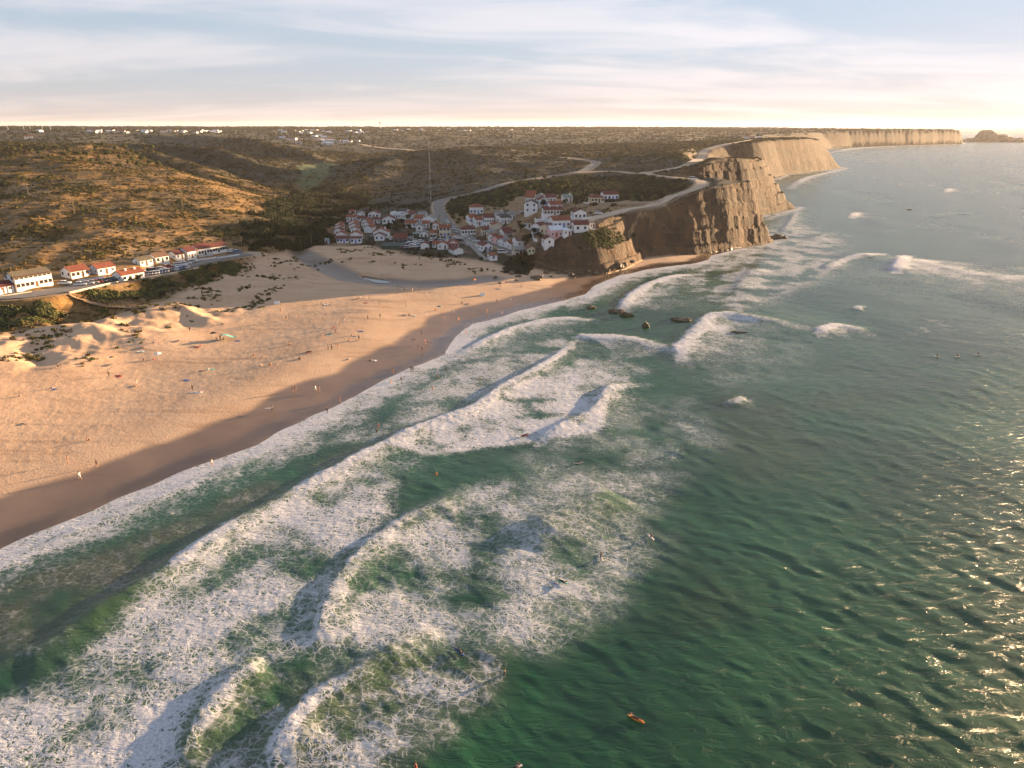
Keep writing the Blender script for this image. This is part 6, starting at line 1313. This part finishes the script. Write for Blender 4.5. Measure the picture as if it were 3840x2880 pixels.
POSE = {p: person_mesh(p) for p in ('stand', 'walk', 'sit', 'lie', 'prone')}; PM = {}
WEAR = {'wetsuit': ('torso', 'hip', 'thigh', 'shin', 'arm', 'fore'), 'shirt': ('torso', 'arm', 'hip', 'thigh'), 'shorts': ('hip', 'thigh'), 'suit': ('torso', 'hip')}
def person(p, pose, wear, col, label, group, rz=None, dz=0.0):
    k = (pose, wear, col)
    if k not in PM:
        me, parts, J = POSE[pose]; m2 = me.copy(); m2.name = 'person'; m2.materials.clear()
        for m_ in (skin_m, CLOTH[col]): m2.materials.append(m_)
        m2.polygons.foreach_set('material_index', [1 if q in WEAR[wear] else 0 for q in parts]); m2.polygons.foreach_set('use_smooth', [True] * len(m2.polygons)); PM[k] = m2
    s_ = random.uniform(.94, 1.05); o = inst('person', PM[k], None, (p[0], p[1], p[2] + dz), random.uniform(0, 6.28) if rz is None else rz, (s_, s_, s_)); tag(o, label, 'person', group)
    J = POSE[pose][2]; hc = (J['head'] + J['crown']) / 2 + (J['crown'] - J['head']).normalized() * .035
    if 'hair' not in PM:
        bm = bmesh.new(); bmesh.ops.create_icosphere(bm, subdivisions=2, radius=.115); bm.verts.ensure_lookup_table(); bmesh.ops.delete(bm, geom=[v for v in bm.verts if v.co.z < -.03 and v.co.y < .03], context='VERTS'); me = bpy.data.meshes.new('hair'); bm.to_mesh(me); bm.free(); me.materials.append(hair_m); PM['hair'] = me
    inst('hair', PM['hair'], o, tuple(hc)); return o
z2 = lambda x, y: (x * .33854, 748.8 + y * .33854)
z7 = lambda x, y: (576 + x * .33854, 633.6 + y * .33854)
z6 = lambda x, y: (403.2 + x * .3906, 495.4 + y * .3906)
z0 = lambda x, y: (x * .25, 506.9 + y * .25)
PW = {'stand': 'standing', 'walk': 'walking', 'sit': 'sitting', 'lie': 'lying'}
def crowd(zone, lst, group):
    lst = sorted(lst, key=lambda q: q[0][0]); cnt = {}
    key = lambda q: (q[1], q[2], q[3])
    for q in lst:
        (x, y), pose, wear, col = q[:4]; k = key(q); cnt[k] = cnt.get(k, 0) + 1; tot = sum(1 for r_ in lst if key(r_) == k)
        wd = {'wetsuit': f'{col} wetsuit', 'shirt': f'{col} shirt', 'shorts': f'{col} shorts', 'suit': f'{col} swimsuit'}[wear]
        person(hit(x, y), pose, wear, col, f'{PW[pose]} person in {wd} {zone}' + (f', {ORD[cnt[k] - 1]} from left' if tot > 1 else ''), group)
crowd('at the wet sand edge, near left', [(z2(435, 742), 'stand', 'shirt', 'orange'), (z2(620, 767), 'walk', 'shirt', 'black'), (z2(512, 846), 'walk', 'shirt', 'white'), (z2(1868, 287), 'stand', 'shorts', 'red'), (z2(1886, 286), 'stand', 'suit', 'black'), (z2(2015, 287), 'walk', 'shirt', 'white'), (z2(2040, 292), 'stand', 'suit', 'orange'), (z2(2170, 354), 'stand', 'suit', 'red'), (z2(1740, 416), 'walk', 'wetsuit', 'black')], 'people at the water edge')
crowd('on the near dry sand', [(z2(875, 244), 'stand', 'shorts', 'white'), (z2(1230, 281), 'stand', 'wetsuit', 'black'), (z2(697, 191), 'stand', 'wetsuit', 'black'), (z2(560, 601), 'sit', 'shorts', 'black'), (z2(915, 89), 'sit', 'shirt', 'black'), (z2(130, 320), 'sit', 'shirt', 'grey'), (z2(330, 269), 'sit', 'shirt', 'blue'), (z2(755, 186), 'lie', 'shorts', 'red'), (z2(370, 130), 'sit', 'shirt', 'black'), (z2(1282, 287), 'lie', 'shorts', 'blue'), (z2(1330, 150), 'sit', 'shirt', 'white'), (z2(1290, 157), 'lie', 'suit', 'blue'), (z2(1620, 63), 'sit', 'suit', 'red'), (z2(1725, 121), 'sit', 'shorts', 'orange'), (z2(1665, 119), 'lie', 'suit', 'grey'), (z2(1910, 81), 'lie', 'wetsuit', 'black'), (z2(1970, 33), 'lie', 'shirt', 'black'), (z2(910, 12), 'sit', 'shirt', 'grey'), (z2(720, 66), 'lie', 'suit', 'orange'), (z2(2095, 21), 'stand', 'wetsuit', 'black'), (z2(2118, 21), 'stand', 'wetsuit', 'black'), (z2(150, 495), 'lie', 'shirt', 'grey'), (z2(860, 254), 'lie', 'shorts', 'black'), (z2(985, 84), 'sit', 'suit', 'red')], 'people on the near sand')
crowd('on the middle of the beach', [(z7(90, 129), 'stand', 'shorts', 'orange'), (z7(125, 172), 'stand', 'shirt', 'black'), (z7(200, 162), 'stand', 'shorts', 'red'), (z7(455, 252), 'stand', 'shorts', 'white'), (z7(440, 253), 'stand', 'wetsuit', 'black'), (z7(470, 212), 'stand', 'suit', 'orange'), (z7(725, 157), 'stand', 'wetsuit', 'black'), (z7(647, 172), 'stand', 'shirt', 'black'), (z7(1193, 132), 'stand', 'shirt', 'white'), (z7(1077, 110), 'sit', 'shirt', 'red'), (z7(1405, 127), 'walk', 'suit', 'orange'), (z7(1135, 172), 'stand', 'shorts', 'red'), (z7(1225, 180), 'stand', 'suit', 'orange'), (z7(1500, 137), 'stand', 'suit', 'red'), (z7(1470, 64), 'stand', 'shorts', 'blue'), (z7(1557, 52), 'stand', 'shirt', 'white'), (z7(988, 267), 'walk', 'wetsuit', 'black'), (z7(590, 298), 'stand', 'wetsuit', 'black'), (z7(527, 306), 'sit', 'suit', 'red'), (z7(360, 287), 'stand', 'shorts', 'orange'), (z7(455, 347), 'stand', 'suit', 'orange'), (z7(498, 177), 'stand', 'shorts', 'white'), (z7(1015, 150), 'stand', 'shirt', 'white'), (z7(375, 67), 'lie', 'shirt', 'blue'), (z7(350, 70), 'sit', 'shirt', 'grey'), (z7(410, 70), 'lie', 'shorts', 'black'), (z7(600, 32), 'sit', 'shirt', 'white'), (z7(580, 37), 'lie', 'shirt', 'black'), (z7(655, 42), 'stand', 'shirt', 'black'), (z7(1285, 67), 'lie', 'shirt', 'blue'), (z7(1245, 66), 'sit', 'shirt', 'black'), (z7(930, 142), 'lie', 'suit', 'red'), (z7(908, 142), 'sit', 'shirt', 'black'), (z7(545, 272), 'sit', 'shorts', 'grey'), (z7(405, 259), 'lie', 'shorts', 'blue'), (z7(430, 221), 'sit', 'shirt', 'red'), (z7(570, 306), 'lie', 'suit', 'black'), (z7(145, 331), 'sit', 'suit', 'red'), (z7(270, 374), 'lie', 'shirt', 'black'), (z7(210, 421), 'sit', 'wetsuit', 'black'), (z7(525, 421), 'lie', 'shirt', 'grey'), (z7(670, 427), 'lie', 'suit', 'orange'), (z7(945, 294), 'lie', 'shorts', 'grey'), (z7(20, 461), 'sit', 'shorts', 'orange'), (z0(1642, 838), 'stand', 'wetsuit', 'black'), (z0(1870, 905), 'sit', 'shirt', 'black'), (z0(1905, 910), 'stand', 'shirt', 'black'), (z0(1935, 908), 'sit', 'shirt', 'grey'), (z0(1685, 968), 'lie', 'shirt', 'black'), (z0(1740, 962), 'sit', 'suit', 'red'), (z0(1240, 975), 'lie', 'suit', 'red'), (z0(1335, 938), 'sit', 'shirt', 'blue')], 'people on the middle beach')
crowd('at the far end of the beach', [(z6(2085, 252), 'stand', 'wetsuit', 'black'), (z6(2030, 247), 'stand', 'shirt', 'white'), (z6(2110, 252), 'stand', 'suit', 'red'), (z6(1970, 268), 'stand', 'shirt', 'white'), (z6(2100, 302), 'stand', 'suit', 'orange'), (z6(1770, 297), 'sit', 'shirt', 'red'), (z6(2025, 322), 'sit', 'shirt', 'black'), (z6(1850, 318), 'sit', 'shirt', 'grey'), (z6(1287, 170), 'stand', 'wetsuit', 'black'), (z6(1205, 348), 'stand', 'shirt', 'black'), (z6(1180, 350), 'stand', 'shorts', 'orange'), (z6(1250, 345), 'stand', 'shorts', 'white'), (z6(2045, 250), 'stand', 'shirt', 'blue'), (z6(1735, 325), 'stand', 'suit', 'orange')], 'people at the far beach')
crowd('wading in the shallows', [(z7(1010, 326), 'walk', 'suit', 'red'), (z7(968, 352), 'walk', 'wetsuit', 'black'), (z7(993, 372), 'walk', 'wetsuit', 'black'), (z7(805, 517), 'walk', 'suit', 'orange'), (z7(922, 497), 'stand', 'wetsuit', 'black'), (z7(934, 497), 'stand', 'wetsuit', 'black'), (z7(388, 767), 'walk', 'wetsuit', 'black'), (z2(1355, 764), 'stand', 'suit', 'white'), (z7(1272, 267), 'stand', 'suit', 'red')], 'people in the shallows')
def at_sea(x, y): q = PZ(x, y, .25); return (q[0], q[1], sea_z(q[0], q[1]))
for i, (q, wear, col) in enumerate(sorted([(z7(1090, 527), 'suit', 'red'), (z7(1145, 487), 'wetsuit', 'black'), (z7(1062, 607), 'suit', 'orange'), (z7(1362, 542), 'wetsuit', 'black'), (z7(858, 547), 'wetsuit', 'black'), (z7(713, 842), 'suit', 'red'), (z7(703, 877), 'wetsuit', 'black'), (z7(1082, 1152), 'suit', 'orange'), ((1090, 1455), 'wetsuit', 'black'), ((898, 1657), 'suit', 'red'), ((1473, 971), 'wetsuit', 'black'), ((1446, 680 - 88), 'suit', 'red'), (z7(795, 567), 'suit', 'orange')])):
    person(at_sea(*q), 'stand', wear, col, f'bather waist deep in the surf, {ORD[i]} from the left', 'bathers in the surf', None, -.85)
# surfboards with riders
def board_mesh(c):
    b = MB(); n = 14; m_ = 6
    for i in range(n + 1):
        u = i / n; x = -1.05 + 2.1 * u; w_ = .27 * (math.sin(math.pi * (u * .94 + .03)) ** .55); zc = .02 + .10 * max(0, u - .7) ** 1.3
        b.v += [(x, w_ * math.cos(6.283 * j / m_), zc + .035 * math.sin(6.283 * j / m_)) for j in range(m_)]
    for i in range(n): b.f += [(i * m_ + j, i * m_ + (j + 1) % m_, (i + 1) * m_ + (j + 1) % m_, (i + 1) * m_ + j) for j in range(m_)]
    b.f += [tuple(range(m_)), tuple(range(n * m_, (n + 1) * m_))]; b.mi = [0] * len(b.f); return b.mesh('deck', CLOTH[c])
FIN = MB().slab([(-.95, 0, -.02), (-.8, 0, -.02), (-.98, 0, -.16)], .02).mesh('fin', FRAMEC['dark']); STR = MB().box(-1.0, .95, -.01, .01, .052, .06).mesh('stringer', wood); BRD = {}
def surfboard(p, rz, c, label):
    t = thing('surfboard', label, 'surfboard', p, rz, 'surfboards');
    if c not in BRD: BRD[c] = board_mesh(c)
    inst('deck', BRD[c], t); inst('fin', FIN, t); inst('stringer', STR, t); return t
for (x, y), c, pose, ang, lb in [((1214, 1256), 'teal', 'prone', -35, 'pale teal surfboard in the milky green water'), ((992, 1406), 'blue', 'prone', -50, 'blue surfboard in milky water'), ((1374, 1553), 'orange', 'prone', 145, 'orange surfboard on the calm green water'), ((1298, 1201), 'white', 'sit', -80, 'white surfboard under a sitting surfer'), ((1406, 1156), 'white', 'sit', -70, 'white surfboard of the surfer farthest right in the milky water'),
                             ((1110, 1656), 'white', 'prone', 30, 'white surfboard at the bottom edge of the picture'), ((2024, 769), 'white', 'sit', 10, 'white surfboard, leftmost of three far out on the right'), ((2068, 771), 'white', 'sit', 20, 'white surfboard, middle of three far out on the right'), ((2112, 767), 'white', 'sit', -10, 'white surfboard, rightmost of three far out on the right'), (z7(1648, 902), 'red', 'prone', 20, 'red board in the white foam'), (z7(1990, 1079), 'white', 'prone', 10, 'white board near the breaking crest')]:
    p = at_sea(x, y); p = (p[0], p[1], p[2] + .10); surfboard(p, R(ang), c, lb)
    person(p, pose, 'wetsuit', 'black', ('surfer lying prone on the ' if pose == 'prone' else 'surfer sitting astride the ') + lb, 'surfers', R(ang) - R(90) if pose == 'prone' else R(ang) + R(90), .05)
p = hit(*z2(1728, 412)); surfboard((p.x - .3, p.y - .2, p.z + .85), R(15), 'white', 'white surfboard carried under the arm of a surfer on wet sand')
p = hit(*z7(1020, 328)); surfboard((p.x + .4, p.y, p.z + .8), R(0), 'black', 'dark surfboard carried by a wader in the shallows')
p = hit(*z2(1222, 293)); surfboard((p.x, p.y, p.z + .06), R(8), 'white', 'white surfboard lying on the near sand')
# towels, umbrellas, tents, nets
TW = [CLOTH[c] for c in ('blue', 'red', 'white', 'teal', 'grey')]
tw_pts = sorted([z2(1270, 292), z2(1345, 146), z2(755, 190), z2(900, 33), z2(340, 272), z2(1970, 36), z7(600, 243), z7(630, 62), z7(1275, 70), z7(400, 262), z7(380, 72), z7(935, 146), z7(555, 275), z7(685, 428), z0(1230, 978), z0(1700, 972), z0(1850, 918), z0(2050, 918), z0(1215, 1010), z6(1720, 330), z2(1190, 215)])
for i, q in enumerate(tw_pts):
    p = hit(*q); b = MB(); nx = 5
    for a in range(nx + 1):
        for c_ in range(3): x, y = -.95 + 1.9 * a / nx, -.5 + .5 * c_; b.v.append((x, y, .05 + .03 * math.sin(a * 2 + c_)))
    for a in range(nx):
        for c_ in range(2): k = a * 3 + c_; b.f.append((k, k + 3, k + 4, k + 1))
    b.v += [(v[0], v[1], v[2] - .03) for v in b.v]; n_ = len(b.v) // 2; b.f += [tuple(reversed([u + n_ for u in f])) for f in b.f]; b.mi = [0] * len(b.f)
    o = b.obj('beach_towel', TW[i % 5], None, tuple(p)); o.rotation_euler = (0, 0, random.uniform(-.6, .6)); tag(o, f'{["blue", "red", "white", "teal", "grey"][i % 5]} towel spread on the sand, {ORD[i]} towel from the left', 'towel', 'towels on the sand')
def umbrella(q, c, label):
    p = hit(*q); t = thing('beach_umbrella', label, 'umbrella', p, 0); MB().tube([(0, 0, -.3), (0, 0, 2.1)], .03, 6).obj('pole', FRAMEC['white'], t); b = MB(); n = 10; b.v = [(0, 0, 2.2)] + [(1.1 * math.cos(6.283 * j / n), 1.1 * math.sin(6.283 * j / n), 1.75) for j in range(n)]; b.f = [(0, 1 + j, 1 + (j + 1) % n) for j in range(n)]; b.mi = [0] * n; b.obj('canopy', CLOTH[c], t); MB().tube([(0, 0, 2.2), (0, 0, 2.32)], .04, 6).obj('finial', FRAMEC['white'], t)
umbrella(z2(1012, 82), 'white', 'white beach umbrella on the near sand'); umbrella(z6(1588, 302), 'orange', 'orange beach umbrella near the shaded part of the beach'); umbrella(z6(1400, 440 + 12), 'grey', 'small grey umbrella on the middle beach'); umbrella(z0(1850, 895), 'black', 'dark umbrella beside the green beach shelter')
def tent(q, c, s_, label):
    p = hit(*q); t = thing('beach_tent', label, 'tent', p, R(random.uniform(-30, 30))); MB().slab([(-s_, -s_ * .7, 0), (s_, -s_ * .7, 0), (s_ * .9, 0, s_ * 1.1), (-s_ * .9, 0, s_ * 1.1)], .04).slab([(-s_ * .9, .01, s_ * 1.1), (s_ * .9, .01, s_ * 1.1), (s_, s_ * .7, 0), (-s_, s_ * .7, 0)], .04).obj('fly', CLOTH[c], t)
    for k in (-1, 1): MB().tube([(k * s_ * .85, 0, -.1), (k * s_ * .85, 0, s_ * 1.14)], .03, 5).obj('pole', steel, t)
tent(z6(500, 412), 'white', 1.0, 'small white pointed tent by the dunes'); tent(z6(1635, 366), 'white', 1.0, 'small white tent on the far sand')
p = hit(*z0(1975, 905)); t = thing('beach_shelter', 'teal green cloth shelter stretched over poles on the beach', 'shelter', p, R(20)); b = MB()
for a in range(6):
    for c_ in range(4): b.v.append((-2.4 + .95 * a, -1.2 + .8 * c_, 1.5 + .35 * math.sin(a * 1.1) - .12 * a + .2 * math.cos(c_ * 1.4)))
for a in range(5):
    for c_ in range(3): k = a * 4 + c_; b.f.append((k, k + 4, k + 5, k + 1))
b.mi = [0] * 15; b.obj('cloth', CLOTH['teal'], t)
for x, y in ((-2.3, -1.1), (2.2, -1.1), (-2.3, 1.1), (2.2, 1.1)): MB().tube([(x, y, -.2), (x, y, 1.75 - .1 * x)], .04, 5).obj('pole', wood, t)
netm = plain('net cord', (.30, .24, .16), .9, .2, 3)
for q, L_, rz, lb in [(z6(1225, 342), 9, -12, 'far volleyball net on the beach'), (z6(1140, 425), 10, -6, 'dark volleyball net on the middle beach'), (z6(1270, 372), 8, -20, 'middle volleyball net by the shade line'), (z6(640, 495), 9, 8, 'yellow beach volleyball net near the dunes')]:
    p = hit(*q); t = thing('volleyball_net', lb, 'net', p, R(rz), 'beach nets')
    for k in (-1, 1): MB().tube([(k * L_ / 2, 0, -.3), (k * L_ / 2, 0, 2.4)], .06, 6).obj('post', wood, t)
    b = MB()
    for i in range(int(L_ * 3) + 1): x = -L_ / 2 + i / 3; b.box(x - .012, x + .012, -.01, .01, 1.4, 2.35)
    for j in range(5): z = 1.4 + j * .235; b.box(-L_ / 2, L_ / 2, -.014, .014, z - .014, z + .014)
    b.obj('mesh', netm, t)
